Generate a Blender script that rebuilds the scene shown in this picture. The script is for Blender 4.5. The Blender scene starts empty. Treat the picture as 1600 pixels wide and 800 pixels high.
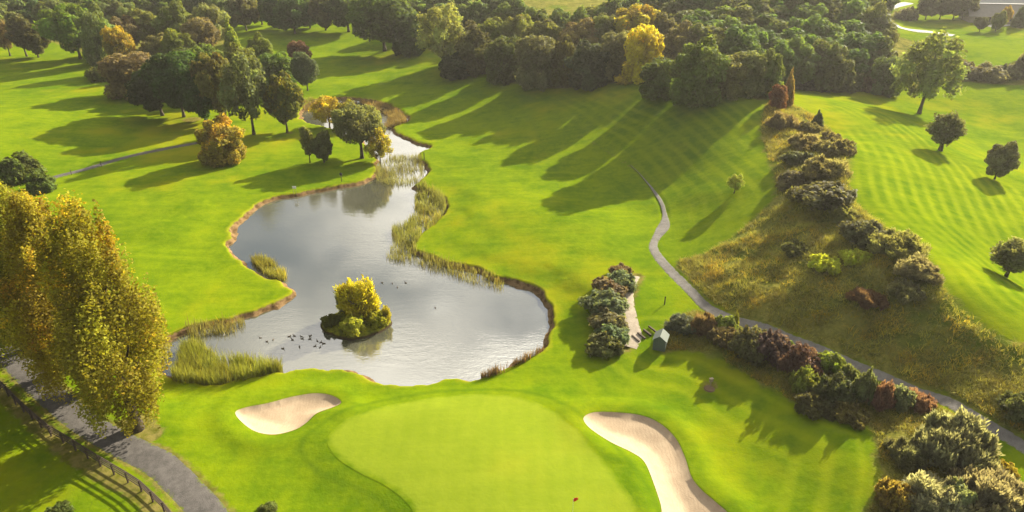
import bpy, bmesh, math, random
import numpy as np
from mathutils import Vector, Matrix
from mathutils.geometry import delaunay_2d_cdt

rng = np.random.default_rng(7)
random.seed(7)
scene = bpy.context.scene
COL = scene.collection

# ------------------------------------------------------------------ camera
H = 45.0
PITCH = math.radians(27.3)
F = 1067.0                      # focal length in pixels of the 1600 px wide photo
CP, SP = math.cos(PITCH), math.sin(PITCH)
cam_d = bpy.data.cameras.new('camera')
cam_d.sensor_width = 36.0
cam_d.lens = 36.0 * F / 1600.0
cam_d.clip_start, cam_d.clip_end = 1.0, 9000.0
cam = bpy.data.objects.new('camera', cam_d)
COL.objects.link(cam)
cam.location = (0, 0, H)
cam.rotation_euler = (math.radians(90) - PITCH, 0, 0)
scene.camera = cam

# ------------------------------------------------------------------ noise helpers
def _hash(ix, iy, seed):
    n = (ix.astype(np.int64) * 374761393 + iy.astype(np.int64) * 668265263 + seed * 1442695041) & 0x7fffffff
    n = ((n ^ (n >> 13)) * 1274126177) & 0x7fffffff
    n = (n ^ (n >> 16)) & 0x7fffffff
    return n / float(0x7fffffff)

def vnoise(x, y, scale, seed=0):
    x = np.asarray(x, float) * scale + 1000.0
    y = np.asarray(y, float) * scale + 1000.0
    ix, iy = np.floor(x), np.floor(y)
    fx, fy = x - ix, y - iy
    fx = fx * fx * (3 - 2 * fx)
    fy = fy * fy * (3 - 2 * fy)
    a, b = _hash(ix, iy, seed), _hash(ix + 1, iy, seed)
    c, d = _hash(ix, iy + 1, seed), _hash(ix + 1, iy + 1, seed)
    return (a * (1 - fx) + b * fx) * (1 - fy) + (c * (1 - fx) + d * fx) * fy - 0.5

def fbm(x, y, scale, seed=0, octv=3):
    t = 0
    amp = 1.0
    for k in range(octv):
        t = t + amp * vnoise(x, y, scale * 2 ** k, seed + k * 17)
        amp *= 0.5
    return t

def sstep(a, b, x):
    t = np.clip((x - a) / (b - a), 0, 1)
    return t * t * (3 - 2 * t)

# ------------------------------------------------------------------ terrain: thin plate spline through surveyed points
# (column, row, height): a point of the photo and the height of the ground there
CTRL = [
 # foreground
 (0,800,.9),(200,800,.8),(400,800,.6),(600,800,.7),(770,700,1.3),(770,800,1.5),(900,800,1.5),(960,760,1.4),(1060,720,1.0),
 (1250,800,1.3),(1350,740,3.0),(1250,650,2.7),(1120,600,1.0),(1170,720,.8),(1180,640,1.2),(1000,590,.5),(800,600,.3),(600,612,.6),(450,600,.35),(350,615,.4),
 (200,640,.9),(100,640,1.3),(0,560,1.6),(0,690,1.2),(300,700,.9),(530,740,.8),
 (0,1000,.8),(400,1000,.8),(800,1000,1.0),(1200,1000,1.4),(1600,1000,2.6),
 # round the pond
 (350,450,.15),(290,480,.15),(250,380,.4),(420,290,.15),(330,300,.5),(560,262,.15),(870,480,.5),(900,430,1.3),(960,470,1.4),(790,400,.8),
 (720,370,.8),(760,300,1.2),(700,260,.3),(640,165,.3),(540,140,.4),(450,185,.5),(470,225,.4),(560,480,0),(480,380,0),(700,480,0),
 (620,210,0),(150,450,.6),(-60,450,1.2),
 # middle fairway
 (900,330,1.4),(960,380,1.4),(1010,385,1.2),(850,240,1.2),(750,180,1.0),(650,100,1.6),(560,70,2.4),(450,60,3.2),(440,30,4.2),
 # left
 (100,250,.8),(50,150,1.4),(0,200,2.6),(-60,190,3.6),(200,110,1.6),(100,85,2.2),(0,60,2.6),(-100,60,3.0),(300,230,.5),(200,200,.8),
 # back
 (100,10,4.5),(300,40,3.2),(400,2,5.5),(700,60,5.5),(850,80,7.5),(700,5,8.5),(850,2,10.0),(1000,50,10),(1000,5,11),
 # ridge and knoll
 (1140,150,11.3),(1190,165,10.8),(1225,165,10.2),(1075,158,10.2),(990,138,8.6),(900,135,5.6),(840,138,4.4),(780,125,4.0),(960,200,4.0),(1000,200,5.6),(1080,230,5.8),(1150,215,7.9),
 (1035,285,1.8),(985,255,2.0),(1100,300,4.0),(1170,300,6.0),(1215,260,8.0),(1120,370,3.2),(1190,390,5.2),(1045,335,1.2),(1055,430,1.2),(1110,485,1.4),
 (1190,470,4.2),(1025,470,1.5),(1090,430,2.2),
 (1325,240,10.2),(1335,290,10.2),(1360,340,9.9),(1440,400,9.3),(1480,462,8.6),(1560,520,7.6),(1600,545,6.8),(1280,200,8.8),
 (1290,470,5.6),(1380,500,5.7),(1330,565,3.0),(1230,525,2.5),(1450,610,3.0),(1600,690,4.2),(1480,560,5.2),(1600,610,6.2),
 (1400,640,3.5),(1480,720,3.6),(1560,780,3.6),(1180,540,2.4),(1300,620,3.1),(1200,580,2.3),
 # striped plateau and its crest
 (1290,168,8.2),(1345,172,8.0),(1400,188,7.4),(1470,237,6.6),(1555,281,5.6),(1610,307,5.0),(1450,300,8.2),(1530,380,6.8),(1620,440,5.2),(1572,433,6.0),
 (1400,250,9.2),
 # low ground beyond the crest
 (1436,174,3.2),(1560,180,1.8),(1600,240,1.0),(1700,280,.8),(1510,205,2.2),(1330,142,4.6),(1250,138,5.2),(1500,130,4.2),(1600,120,4.4),
 # wooded hillside and far meadow
 (1150,118,8.0),(1150,60,11),(1150,5,17),(1300,110,5.5),(1300,60,10),(1300,5,16),(1390,70,6.5),(1400,35,8),(1450,55,7),
 (1560,75,6),(1600,40,7),(1500,30,8),(1560,5,9),(1700,60,7),
]

def ray(px, py):
    u, v = (px - 800.0) / F, (py - 400.0) / F
    return np.array([u, CP - SP * v, -(SP + CP * v)])      # per unit of depth

cp = []
for px, py, z in CTRL:
    r = ray(px, py)
    t = (H - z) / -r[2]
    cp.append((r[0] * t, r[1] * t, z))
# anchors round the edge of the survey, so that the spline stays calm there
for a in ((-160, 40, 1.5), (-260, 160, 4), (-330, 300, 6), (-120, 420, 8), (60, 440, 12), (200, 430, 14), (330, 380, 10), (330, 230, 4), (190, 120, 4),
          (120, 60, 5), (110, 20, 4), (0, 0, .8), (-80, 0, .8), (-90, 90, 1.5), (-130, 140, 2.5), (100, 75, 6.5), (130, 110, 5)):
    cp.append(a)
cp = np.array(cp)
SC = 100.0
def _kern(r2):
    return 0.5 * r2 * np.log(r2 + 1e-9)
_n = len(cp)
_P = cp[:, :2] / SC
_d2 = ((_P[:, None, :] - _P[None, :, :]) ** 2).sum(-1)
_A = np.zeros((_n + 3, _n + 3))
_A[:_n, :_n] = _kern(_d2) + np.eye(_n) * 2e-3
_A[:_n, _n] = 1
_A[:_n, _n + 1:] = _P
_A[_n:, :_n] = _A[:_n, _n:].T
_w = np.linalg.solve(_A, np.concatenate([cp[:, 2], np.zeros(3)]))

def base_z(x, y):
    x = np.asarray(x, float); y = np.asarray(y, float)
    sh = x.shape
    xx, yy = x.ravel(), y.ravel()
    out = np.empty(xx.size)
    for i in range(0, xx.size, 60000):
        a, b = np.clip(xx[i:i + 60000], -340, 340) / SC, np.clip(yy[i:i + 60000], -20, 440) / SC
        r2 = (a[:, None] - _P[None, :, 0]) ** 2 + (b[:, None] - _P[None, :, 1]) ** 2
        out[i:i + 60000] = _kern(r2) @ _w[:_n] + _w[_n] + a * _w[_n + 1] + b * _w[_n + 2]
    return np.clip(out, -0.2, 26).reshape(sh)

_ts = np.concatenate([np.linspace(35, 140, 420), np.linspace(140.5, 520, 500)])
def at(px, py, dz=0.0, beyond=0.0):
    """first point of the ground (raised by dz) that is met in this direction"""
    r = ray(px, py)
    X, Y, Z = r[0] * _ts, r[1] * _ts, H + r[2] * _ts
    g = Z - base_z(X, Y) - dz
    k = np.nonzero((g < 0) & (_ts > beyond))[0]
    if len(k) == 0:
        t = 430.0
    else:
        i = max(k[0], 1)
        t = _ts[i - 1] + (_ts[i] - _ts[i - 1]) * g[i - 1] / (g[i - 1] - g[i] + 1e-9)
    x, y = r[0] * t, r[1] * t
    return float(x), float(y), float(base_z(np.array([x]), np.array([y]))[0])

def depth_of(x, y, z):
    return y * CP + (H - z) * SP

def smooth_poly(pts, closed=True, sub=5):
    """Catmull-Rom through the points"""
    P = np.array(pts, float)
    n = len(P)
    out = []
    rngi = range(n) if closed else range(n - 1)
    for i in rngi:
        if closed:
            p0, p1, p2, p3 = P[(i - 1) % n], P[i], P[(i + 1) % n], P[(i + 2) % n]
        else:
            p0, p1, p2, p3 = P[max(i - 1, 0)], P[i], P[i + 1], P[min(i + 2, n - 1)]
        for k in range(sub):
            t = k / sub
            out.append(0.5 * ((2 * p1) + (-p0 + p2) * t + (2 * p0 - 5 * p1 + 4 * p2 - p3) * t * t + (-p0 + 3 * p1 - 3 * p2 + p3) * t ** 3))
    if not closed:
        out.append(P[-1])
    return np.array(out)

def world_poly(pix, closed=True, sub=5):
    w = [at(px, py)[:2] for px, py in pix]
    return smooth_poly(w, closed, sub)

def seg_dist(P, X, Y, closed=True, far=40.0):
    """distance to a polyline, and the even-odd inside test"""
    D = np.full(X.shape, far)
    ins = np.zeros(X.shape, bool)
    m = (X > P[:, 0].min() - far) & (X < P[:, 0].max() + far) & (Y > P[:, 1].min() - far) & (Y < P[:, 1].max() + far)
    x, y = X[m], Y[m]
    d = np.full(x.shape, far * far)
    i2 = np.zeros(x.shape, bool)
    n = len(P)
    for i in range(n if closed else n - 1):
        a, b = P[i], P[(i + 1) % n]
        ab = b - a
        t = np.clip(((x - a[0]) * ab[0] + (y - a[1]) * ab[1]) / (ab @ ab + 1e-12), 0, 1)
        d = np.minimum(d, (x - a[0] - t * ab[0]) ** 2 + (y - a[1] - t * ab[1]) ** 2)
        if closed:
            c = (a[1] > y) != (b[1] > y)
            i2 ^= c & (x < (b[0] - a[0]) * (y - a[1]) / (b[1] - a[1] + 1e-12) + a[0])
    D[m] = np.sqrt(d)
    ins[m] = i2
    return D, ins

def sdf(P, X, Y, far=40.0):
    D, ins = seg_dist(P, X, Y, True, far)
    return np.where(ins, -D, D)

# ------------------------------------------------------------------ outlines
POND = world_poly([(240,570),(262,588),(300,595),(330,598),(385,590),(440,578),(500,575),(545,578),(575,590),(600,598),(650,598),(700,592),(750,587),
 (795,573),(835,553),(858,527),(867,490),(860,460),(838,444),(800,433),(760,418),(720,408),(690,400),(652,387),(648,376),(662,360),(682,343),
 (697,323),(697,308),(685,298),(664,290),(645,287),(660,279),(671,268),(669,257),(655,246),(657,236),(676,228),(645,219),(617,205),(621,195),(641,188),
 (628,172),(605,161),(570,152),(530,150),(495,153),(474,165),(470,184),(497,194),(525,203),(560,216),(577,232),(586,250),(586,266),(570,279),
 (538,287),(480,298),(420,309),(388,328),(362,355),(356,385),(375,407),(405,430),(440,444),(455,456),(440,469),(410,483),(360,496),(320,504),
 (285,511),(255,525),(238,548)])
BUNKERS = [world_poly([(368,645),(385,637),(420,630),(455,620),(490,614),(518,617),(533,628),(520,637),(495,646),(480,660),(462,672),(430,680),(400,675),(378,660)]),
           world_poly([(912,656),(928,647),(960,646),(1000,650),(1030,662),(1055,685),(1070,715),(1080,745),(1095,765),(1118,785),(1142,808),(1150,840),(1046,840),
                       (1032,790),(1017,745),(1005,721),(985,708),(955,695),(930,680),(916,668)])]
GREEN = world_poly([(512,690),(535,664),(565,648),(610,633),(670,622),(740,617),(810,624),(862,645),(905,680),(945,725),(975,765),(1003,812),(1015,860),
                    (680,870),(655,830),(640,795),(605,765),(560,742),(525,718)])
FRINGE = world_poly([(470,700),(500,670),(530,650),(580,630),(650,615),(720,609),(800,612),(870,630),(925,668),(970,712),(1005,755),(1030,805),(1045,860),
                     (640,870),(620,820),(600,790),(560,765),(500,740)])
LEFT_TRACK = world_poly([(-60,505),(-20,532),(25,566),(65,603),(110,643),(150,672),(192,696),(245,722),(274,746),(306,779),(328,805),(350,840)], False, 6)
LEFT_PATH = world_poly([(60,286),(90,275),(140,263),(200,246),(260,233),(320,222),(345,216)], False, 4)
BANK_PATH = world_poly([(985,258),(1002,275),(1020,295),(1036,322),(1038,350),(1021,380),(1029,402),(1052,428),(1082,460),(1108,484),(1150,502),(1220,522),
                        (1280,545),(1340,572),(1400,596),(1470,622),(1530,655),(1600,697),(1660,740)], False, 6)
HEDGE_PATH = world_poly([(995,432),(988,446),(982,462),(979,482),(980,505),(984,526),(975,545)], False, 5)
FAR_ROAD = world_poly([(1420,4),(1392,12),(1379,20),(1384,31),(1400,40),(1425,47),(1455,51),(1492,57)], False, 4)
ROUGHS = [world_poly(p, True, 4) for p in (
  [(1058,408),(1095,398),(1140,372),(1185,335),(1212,300),(1200,250),(1188,200),(1200,160),(1240,165),(1285,190),(1322,225),(1330,290),(1352,330),(1440,398),(1482,462),
   (1545,516),(1600,538),(1700,570),(1720,720),(1600,686),(1530,648),(1470,617),(1400,590),(1340,566),(1280,538),(1220,516),(1150,496),(1110,474),(1085,452)],
  [(1030,545),(1045,505),(1090,488),(1150,508),(1220,530),(1280,553),(1340,580),(1400,604),(1460,630),(1500,652),(1540,690),(1565,730),(1585,775),(1605,830),(1360,830),
   (1372,760),(1368,690),(1350,664),(1300,650),(1240,628),(1190,600),(1140,572),(1090,552)],
  [(700,95),(730,105),(765,116),(820,135),(900,138),(985,128),(1040,150),(1090,162),(1140,146),(1200,155),(1235,140),(1300,140),(1390,150),(1405,120),(1395,60),(1330,-20),(700,-20),(560,10),(640,60)],
  [(170,125),(215,140),(250,100),(370,105),(440,110),(480,95),(370,70),(380,20),(500,25),(520,-20),(-40,-20),(-40,50),(60,60),(150,95)],
  [(1395,60),(1450,72),(1480,85),(1510,100),(1560,105),(1620,95),(1620,130),(1560,132),(1480,128),(1420,140)],
)]
DIRT = world_poly([(-40,575),(0,607),(45,650),(90,692),(130,722),(175,748),(215,770),(262,812)], False, 4)   # bare strip along the fence
ISLAND = world_poly([(499,505),(505,495),(520,487),(545,480),(575,479),(600,484),(611,493),(608,506),(590,516),(560,524),(530,522),(508,515)])
STRIPE_EDGE = world_poly([(1262,165),(1300,195),(1328,235),(1336,290),(1360,336),(1446,398),(1490,460),(1560,515),(1640,545)], False, 5)
STRIPE_AREA = world_poly([(1262,160),(1300,195),(1325,235),(1333,290),(1356,336),(1442,398),(1486,462),(1560,518),(1680,560),(1760,420),(1640,310),(1555,280),(1470,236),(1420,194),(1360,172)], True, 3)
SLOPE_EDGE = world_poly([(800,130),(850,160),(905,195),(960,232),(1010,280),(1045,335),(1050,400)], False, 5)
SLOPE_AREA = world_poly([(850,150),(900,140),(1000,142),(1060,165),(1140,150),(1190,165),(1185,215),(1205,290),(1170,335),(1110,385),(1060,405),(1042,340),(1010,285),(950,232),(900,195)], True, 3)
LAWN_EDGE = world_poly([(1030,548),(1090,556),(1140,576),(1190,604),(1240,632),(1300,655),(1346,672),(1362,700),(1364,760),(1352,840)], False, 5)
WATER_Z = -0.46

def road_dist(P, X, Y):
    return seg_dist(P, X, Y, False, 30.0)[0]

HALF = {'left': 1.45, 'lpath': .85, 'bank': .8, 'hedge': .75, 'far': 2.0}
ROADS = [('left', LEFT_TRACK), ('lpath', LEFT_PATH), ('bank', BANK_PATH), ('hedge', HEDGE_PATH), ('far', FAR_ROAD)]

def width_along(key, s):
    """half width of a path at the fraction s of its length"""
    s = np.asarray(s, float)
    if key == 'bank':
        return .16 + .16 * sstep(.05, .2, s) + .75 * np.exp(-((s - .30) / .035) ** 2) + .38 * sstep(.27, .42, s)
    if key == 'hedge':
        return .45 + 1.0 * sstep(.15, .75, s)
    return np.full(s.shape, HALF[key])

def ground_z(x, y, sink=False):
    """finished height of the ground"""
    x = np.asarray(x, float); y = np.asarray(y, float)
    z = base_z(x, y)
    # gentle undulation
    z = z + (.40 * fbm(x, y, .055, 3, 2) + .16 * fbm(x, y, .19, 8, 2)) * sstep(20, 60, y) * sstep(-2.0, 4.0, sdf(GREEN, x, y, 12.0))
    # rough ground is lumpy
    rd = np.full(x.shape, 40.0)
    for P in ROUGHS[:2]:
        rd = np.minimum(rd, sdf(P, x, y, 8.0))
    lump = fbm(x, y, .35, 11, 3)
    z = z + sstep(.3, -2.0, rd) * (.75 * lump + .1)
    # bunkers
    for k, P in enumerate(BUNKERS):
        d = sdf(P, x, y, 10.0)
        z = z + .24 * np.exp(-((d - 1.3) / 1.3) ** 2)
        bowl = -.28 * sstep(.05, -.35, d) - .55 * sstep(0, -3.2, d)
        z = np.where(d < .1, z + bowl, z)
        if sink:
            z = np.where(d < -.35, z - .35, z)
    # the green stands a little proud of its surrounds
    d = sdf(GREEN, x, y, 12.0)
    z = z + .35 * sstep(4.0, -1.0, d)
    if sink:
        z = z - .12 * sstep(-.25, -.5, d)
    # pond basin with an eroded lip
    d = sdf(POND, x, y, 12.0)
    dn = d + .9 * fbm(x, y, .45, 23, 3)
    near = sstep(6.0, .2, dn)
    z = z * (1 - near) + (.12 + .25 * z) * near
    prof = -.50 * sstep(.1, -.30, dn) - .30 * sstep(-.25, -1.1, dn) - 1.5 * sstep(-.9, -6, dn)
    z = np.where(dn < .12, .12 + .25 * np.clip(base_z(x, y), 0, .8) * sstep(-1.5, .1, dn) + prof, z)
    # tracks: leave room under their surface
    if sink:
        for key, P in ROADS:
            dd = road_dist(P, x, y)
            z = z - .14 * sstep(HALF[key] * .9, HALF[key] * .5, dd)
    return z

# ------------------------------------------------------------------ object helpers
def link(o):
    COL.objects.link(o)
    return o

def mesh_np(name, verts, faces_flat, nper, smooth=False):
    """mesh from arrays; all faces have nper corners"""
    me = bpy.data.meshes.new(name)
    verts = np.asarray(verts, np.float32)
    faces_flat = np.asarray(faces_flat, np.int32).ravel()
    nf = len(faces_flat) // nper
    me.vertices.add(len(verts))
    me.vertices.foreach_set('co', verts.ravel())
    me.loops.add(len(faces_flat))
    me.loops.foreach_set('vertex_index', faces_flat)
    me.polygons.add(nf)
    me.polygons.foreach_set('loop_start', np.arange(0, nf * nper, nper, dtype=np.int32))
    me.polygons.foreach_set('loop_total', np.full(nf, nper, np.int32))
    if smooth:
        me.polygons.foreach_set('use_smooth', np.ones(nf, bool))
    me.update(calc_edges=True)
    return me

def attr(me, name, data, domain='POINT'):
    a = me.attributes.new(name, 'FLOAT', domain)
    a.data.foreach_set('value', np.asarray(data, np.float32))

def obj(name, me, mat=None, parent=None):
    o = bpy.data.objects.new(name, me)
    if mat is not None and len(me.materials) == 0:
        me.materials.append(mat)
    if parent is not None:
        o.parent = parent
    return link(o)

def tag(o, label=None, cat=None, group=None, kind=None):
    if label: o['label'] = label
    if cat: o['category'] = cat
    if group: o['group'] = group
    if kind: o['kind'] = kind
    return o

def empty(name, loc, rz=0.0):
    o = bpy.data.objects.new(name, None)
    o.empty_display_size = .5
    o.location = loc
    o.rotation_euler = (0, 0, rz)
    return link(o)

class MB:
    """collects shapes into one mesh"""
    def __init__(s): s.v, s.f = [], []
    def box(s, c, d, rz=0.0, bevel=0.0):
        ca, sa = math.cos(rz), math.sin(rz)
        n = len(s.v)
        for z in (-1, 1):
            for x, y in ((-1, -1), (1, -1), (1, 1), (-1, 1)):
                X, Y = x * d[0] / 2, y * d[1] / 2
                s.v.append((c[0] + X * ca - Y * sa, c[1] + X * sa + Y * ca, c[2] + z * d[2] / 2))
        for q in ((3, 2, 1, 0), (4, 5, 6, 7), (0, 1, 5, 4), (1, 2, 6, 5), (2, 3, 7, 6), (3, 0, 4, 7)):
            s.f.append([n + i for i in q])
    def tube(s, pts, rad, seg=7, caps=True):
        pts = [Vector(p) for p in pts]
        n0 = len(s.v)
        up = Vector((.31, .2, .93))
        for i, p in enumerate(pts):
            d = (pts[min(i + 1, len(pts) - 1)] - pts[max(i - 1, 0)]).normalized()
            a = d.cross(up)
            if a.length < .05: a = d.cross(Vector((1, 0, 0)))
            a.normalize()
            b = d.cross(a)
            r = rad[i] if hasattr(rad, '__len__') else rad
            for k in range(seg):
                t = 2 * math.pi * k / seg
                s.v.append(tuple(p + a * (r * math.cos(t)) + b * (r * math.sin(t))))
        for i in range(len(pts) - 1):
            for k in range(seg):
                s.f.append([n0 + i * seg + k, n0 + i * seg + (k + 1) % seg, n0 + (i + 1) * seg + (k + 1) % seg, n0 + (i + 1) * seg + k])
        if caps:
            s.f.append([n0 + k for k in range(seg)][::-1])
            s.f.append([n0 + (len(pts) - 1) * seg + k for k in range(seg)])
    def poly(s, pts):
        n = len(s.v)
        s.v += [tuple(p) for p in pts]
        s.f.append(list(range(n, n + len(pts))))
    def mesh(s, name, smooth=False):
        me = bpy.data.meshes.new(name)
        me.from_pydata(s.v, [], s.f)
        me.update()
        if smooth:
            for p in me.polygons: p.use_smooth = True
        return me

# ------------------------------------------------------------------ materials
def new_mat(name):
    m = bpy.data.materials.new(name)
    m.use_nodes = True
    nt = m.node_tree
    nt.nodes.clear()
    return m, nt, nt.nodes, nt.links

class NG:
    """short hand for building node trees"""
    def __init__(s, nt): s.nt = nt
    def n(s, t, **kw):
        nd = s.nt.nodes.new(t)
        for k, v in kw.items(): setattr(nd, k, v)
        return nd
    def l(s, a, b): s.nt.links.new(a, b)
    def set(s, sock, v):
        if isinstance(v, bpy.types.NodeSocket): s.l(v, sock)
        else: sock.default_value = v
    def math(s, op, a, b=None, c=None, clamp=False):
        nd = s.n('ShaderNodeMath', operation=op, use_clamp=clamp)
        s.set(nd.inputs[0], a)
        if b is not None: s.set(nd.inputs[1], b)
        if c is not None: s.set(nd.inputs[2], c)
        return nd.outputs[0]
    def mix(s, fac, a, b, mode='MIX'):
        nd = s.n('ShaderNodeMix', data_type='RGBA', blend_type=mode)
        s.set(nd.inputs[0], fac)
        for i, v in ((6, a), (7, b)):
            if isinstance(v, tuple) and len(v) == 3: v = (*v, 1)
            s.set(nd.inputs[i], v)
        return nd.outputs[2]
    def noise(s, scale, detail=3, rough=.55, vec=None, dist=0.0):
        nd = s.n('ShaderNodeTexNoise')
        nd.inputs['Scale'].default_value = scale
        nd.inputs['Detail'].default_value = detail
        nd.inputs['Roughness'].default_value = rough
        nd.inputs['Distortion'].default_value = dist
        if vec is not None: s.l(vec, nd.inputs['Vector'])
        return nd.outputs['Fac']
    def ramp(s, fac, lo, hi):
        nd = s.n('ShaderNodeMapRange', interpolation_type='SMOOTHSTEP')
        s.set(nd.inputs[0], fac)
        nd.inputs[1].default_value, nd.inputs[2].default_value = lo, hi
        return nd.outputs[0]
    def attr(s, name):
        return s.n('ShaderNodeAttribute', attribute_name=name).outputs['Fac']
    def pos(s, scale=None):
        p = s.n('ShaderNodeNewGeometry').outputs['Position']
        if scale:
            m = s.n('ShaderNodeVectorMath', operation='MULTIPLY')
            s.l(p, m.inputs[0]); m.inputs[1].default_value = scale
            return m.outputs[0]
        return p
    def bump(s, h, strength, dist):
        b = s.n('ShaderNodeBump')
        s.set(b.inputs['Strength'], strength)
        b.inputs['Distance'].default_value = dist
        s.l(h, b.inputs['Height'])
        return b.outputs[0]
    def bsdf(s, col, rough=.9, normal=None, spec=.2):
        b = s.n('ShaderNodeBsdfPrincipled')
        if isinstance(col, tuple) and len(col) == 3: col = (*col, 1)
        s.set(b.inputs['Base Color'], col)
        s.set(b.inputs['Roughness'], rough)
        b.inputs['Specular IOR Level'].default_value = spec
        if normal is not None: s.l(normal, b.inputs['Normal'])
        return b
    def out(s, sh):
        o = s.n('ShaderNodeOutputMaterial')
        s.l(sh, o.inputs['Surface'])

def grass_nodes(g, pos, dark, light, yellow):
    a = g.noise(.045, 4, .6, pos)
    b = g.noise(.9, 6, .75, pos)
    m = g.noise(.22, 5, .68, pos, .5)
    c = g.noise(.018, 2, .5, pos)
    s = g.noise(1.0, 3, .6, g.pos((.10, .9, .5)))
    t = g.math('ADD', g.math('MULTIPLY', a, .30), g.math('ADD', g.math('MULTIPLY', m, .30), g.math('ADD', g.math('MULTIPLY', b, .25), g.math('MULTIPLY', s, .15))))
    col = g.mix(g.ramp(t, .38, .62), dark, light)
    y = g.ramp(g.math('ADD', g.math('MULTIPLY', c, .6), g.math('MULTIPLY', g.noise(.11, 4, .6, pos), .4)), .50, .68)
    return g.mix(g.math('MULTIPLY', y, .8), col, yellow)

LAWN_DARK, LAWN_LIGHT, LAWN_YEL = (.066, .122, .0030), (.150, .200, .0034), (.235, .215, .005)
# ------------------------------------------------------------------ ground sheet
def ground_material():
    m, nt, _, _ = new_mat('turf')
    g = NG(nt)
    pos = g.pos()
    lawn = grass_nodes(g, pos, LAWN_DARK, LAWN_LIGHT, LAWN_YEL)
    st = g.attr('stripe')
    up = g.mix(g.math('MAXIMUM', st, 0.0), lawn, (.36, .38, .014))
    lawn = g.mix(g.math('MAXIMUM', g.math('MULTIPLY', st, -1.0), 0.0), up, (.055, .105, .004))
    # rough grass
    r1 = g.noise(.35, 6, .68, pos, .6)
    r2 = g.noise(2.6, 4, .7, pos)
    r3 = g.noise(.09, 3, .6, pos)
    rt = g.math('ADD', g.math('MULTIPLY', r1, .6), g.math('MULTIPLY', r2, .4))
    rough = g.mix(g.ramp(rt, .33, .66), (.058, .076, .010), (.230, .205, .042))
    rough = g.mix(g.math('MULTIPLY', g.ramp(r3, .52, .66), .65), rough, (.085, .130, .010))
    wob = g.math('MULTIPLY', g.math('SUBTRACT', g.noise(.55, 4, .6, pos), .5), 3.2)
    rmask = g.ramp(g.math('ADD', g.attr('rough_d'), wob), .5, -.6)
    col = g.mix(rmask, lawn, rough)
    # bare earth
    e1 = g.noise(1.1, 5, .65, pos)
    earth = g.mix(g.ramp(e1, .35, .65), (.075, .045, .018), (.21, .135, .065))
    wob2 = g.math('MULTIPLY', g.math('SUBTRACT', g.noise(1.3, 3, .6, pos), .5), 1.4)
    emask = g.ramp(g.math('ADD', g.attr('dirt_d'), wob2), .35, -.25)
    col = g.mix(g.math('MULTIPLY', emask, .6), col, earth)
    # shore: an earth lip, then a pale muddy margin under the water line
    pd = g.attr('pond_d')
    lip = g.ramp(g.math('ADD', pd, g.math('MULTIPLY', wob2, .22)), .10, -.10)
    mud = g.mix(g.ramp(pd, -.2, -1.4), earth, (.17, .13, .065))
    gy = g.ramp(g.math('ADD', pd, g.math('MULTIPLY', wob2, .5)), 0.7, .1)
    col = g.mix(g.math('MULTIPLY', gy, .30), col, (.30, .25, .015))
    col = g.mix(lip, col, mud)
    # collar and mowing lines round the green
    h1 = g.noise(7.0, 4, .7, pos)
    h2 = g.noise(1.6, 4, .65, pos)
    hh = g.math('ADD', g.math('MULTIPLY', h1, .35), h2)
    bs = g.math('ADD', .22, g.math('MULTIPLY', rmask, .6))
    nrm = g.bump(hh, bs, .35)
    b = g.bsdf(col, .95, nrm, .0)
    g.out(b.outputs[0])
    return m

M_TURF = ground_material()

ys = [-20, 0, 15, 24]
y = 31.0
while y < 130: ys.append(y); y *= 1.0036
while y < 440: ys.append(y); y *= 1.0050
ys += [460, 490, 540, 620, 760, 1000, 1500, 2500, 4500]
ys = np.array(ys)
us = np.concatenate([[-9, -5, -3, -2.2, -1.7, -1.4, -1.25], np.linspace(-1.15, 1.15, 621), [1.25, 1.4, 1.7, 2.2, 3, 5, 9]])
U, Y = np.meshgrid(us, ys)
X = U * (.62 * Y + 18.0)
Z = ground_z(X, Y, True)
nr, nc = X.shape
idx = np.arange(nr * nc).reshape(nr, nc)
quads = np.stack([idx[:-1, :-1], idx[:-1, 1:], idx[1:, 1:], idx[1:, :-1]], -1).reshape(-1, 4)
gm = mesh_np('ground', np.stack([X, Y, Z], -1).reshape(-1, 3), quads, 4, True)
pond_d = sdf(POND, X, Y, 12.0) + .9 * fbm(X, Y, .45, 23, 3)
attr(gm, 'pond_d', pond_d.ravel())
rough_d = np.full(X.shape, 40.0)
for P in ROUGHS:
    rough_d = np.minimum(rough_d, sdf(P, X, Y, 10.0))
attr(gm, 'rough_d', rough_d.ravel())
dd = seg_dist(DIRT, X, Y, False, 12.0)[0] - .75
for key, P in (('hedge', HEDGE_PATH),):
    dd = np.minimum(dd, road_dist(P, X, Y) - .9)
_ft = world_poly([(905,212),(960,245),(985,260),(1000,275)], False, 4)
dd = np.minimum(dd, road_dist(_ft, X, Y) + .05)
dd = np.minimum(dd, road_dist(LEFT_TRACK, X, Y) - 1.6)
for (px, py, r) in ((205, 672, 2.2), (228, 680, 1.5), (145, 618, 1.8), (350, 252, 1.5), (1109, 603, .7), (452, 207, .8), (300, 188, 2)):
    q = at(px, py)
    dd = np.minimum(dd, np.hypot(X - q[0], Y - q[1]) - r)
attr(gm, 'dirt_d', dd.ravel())
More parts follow.
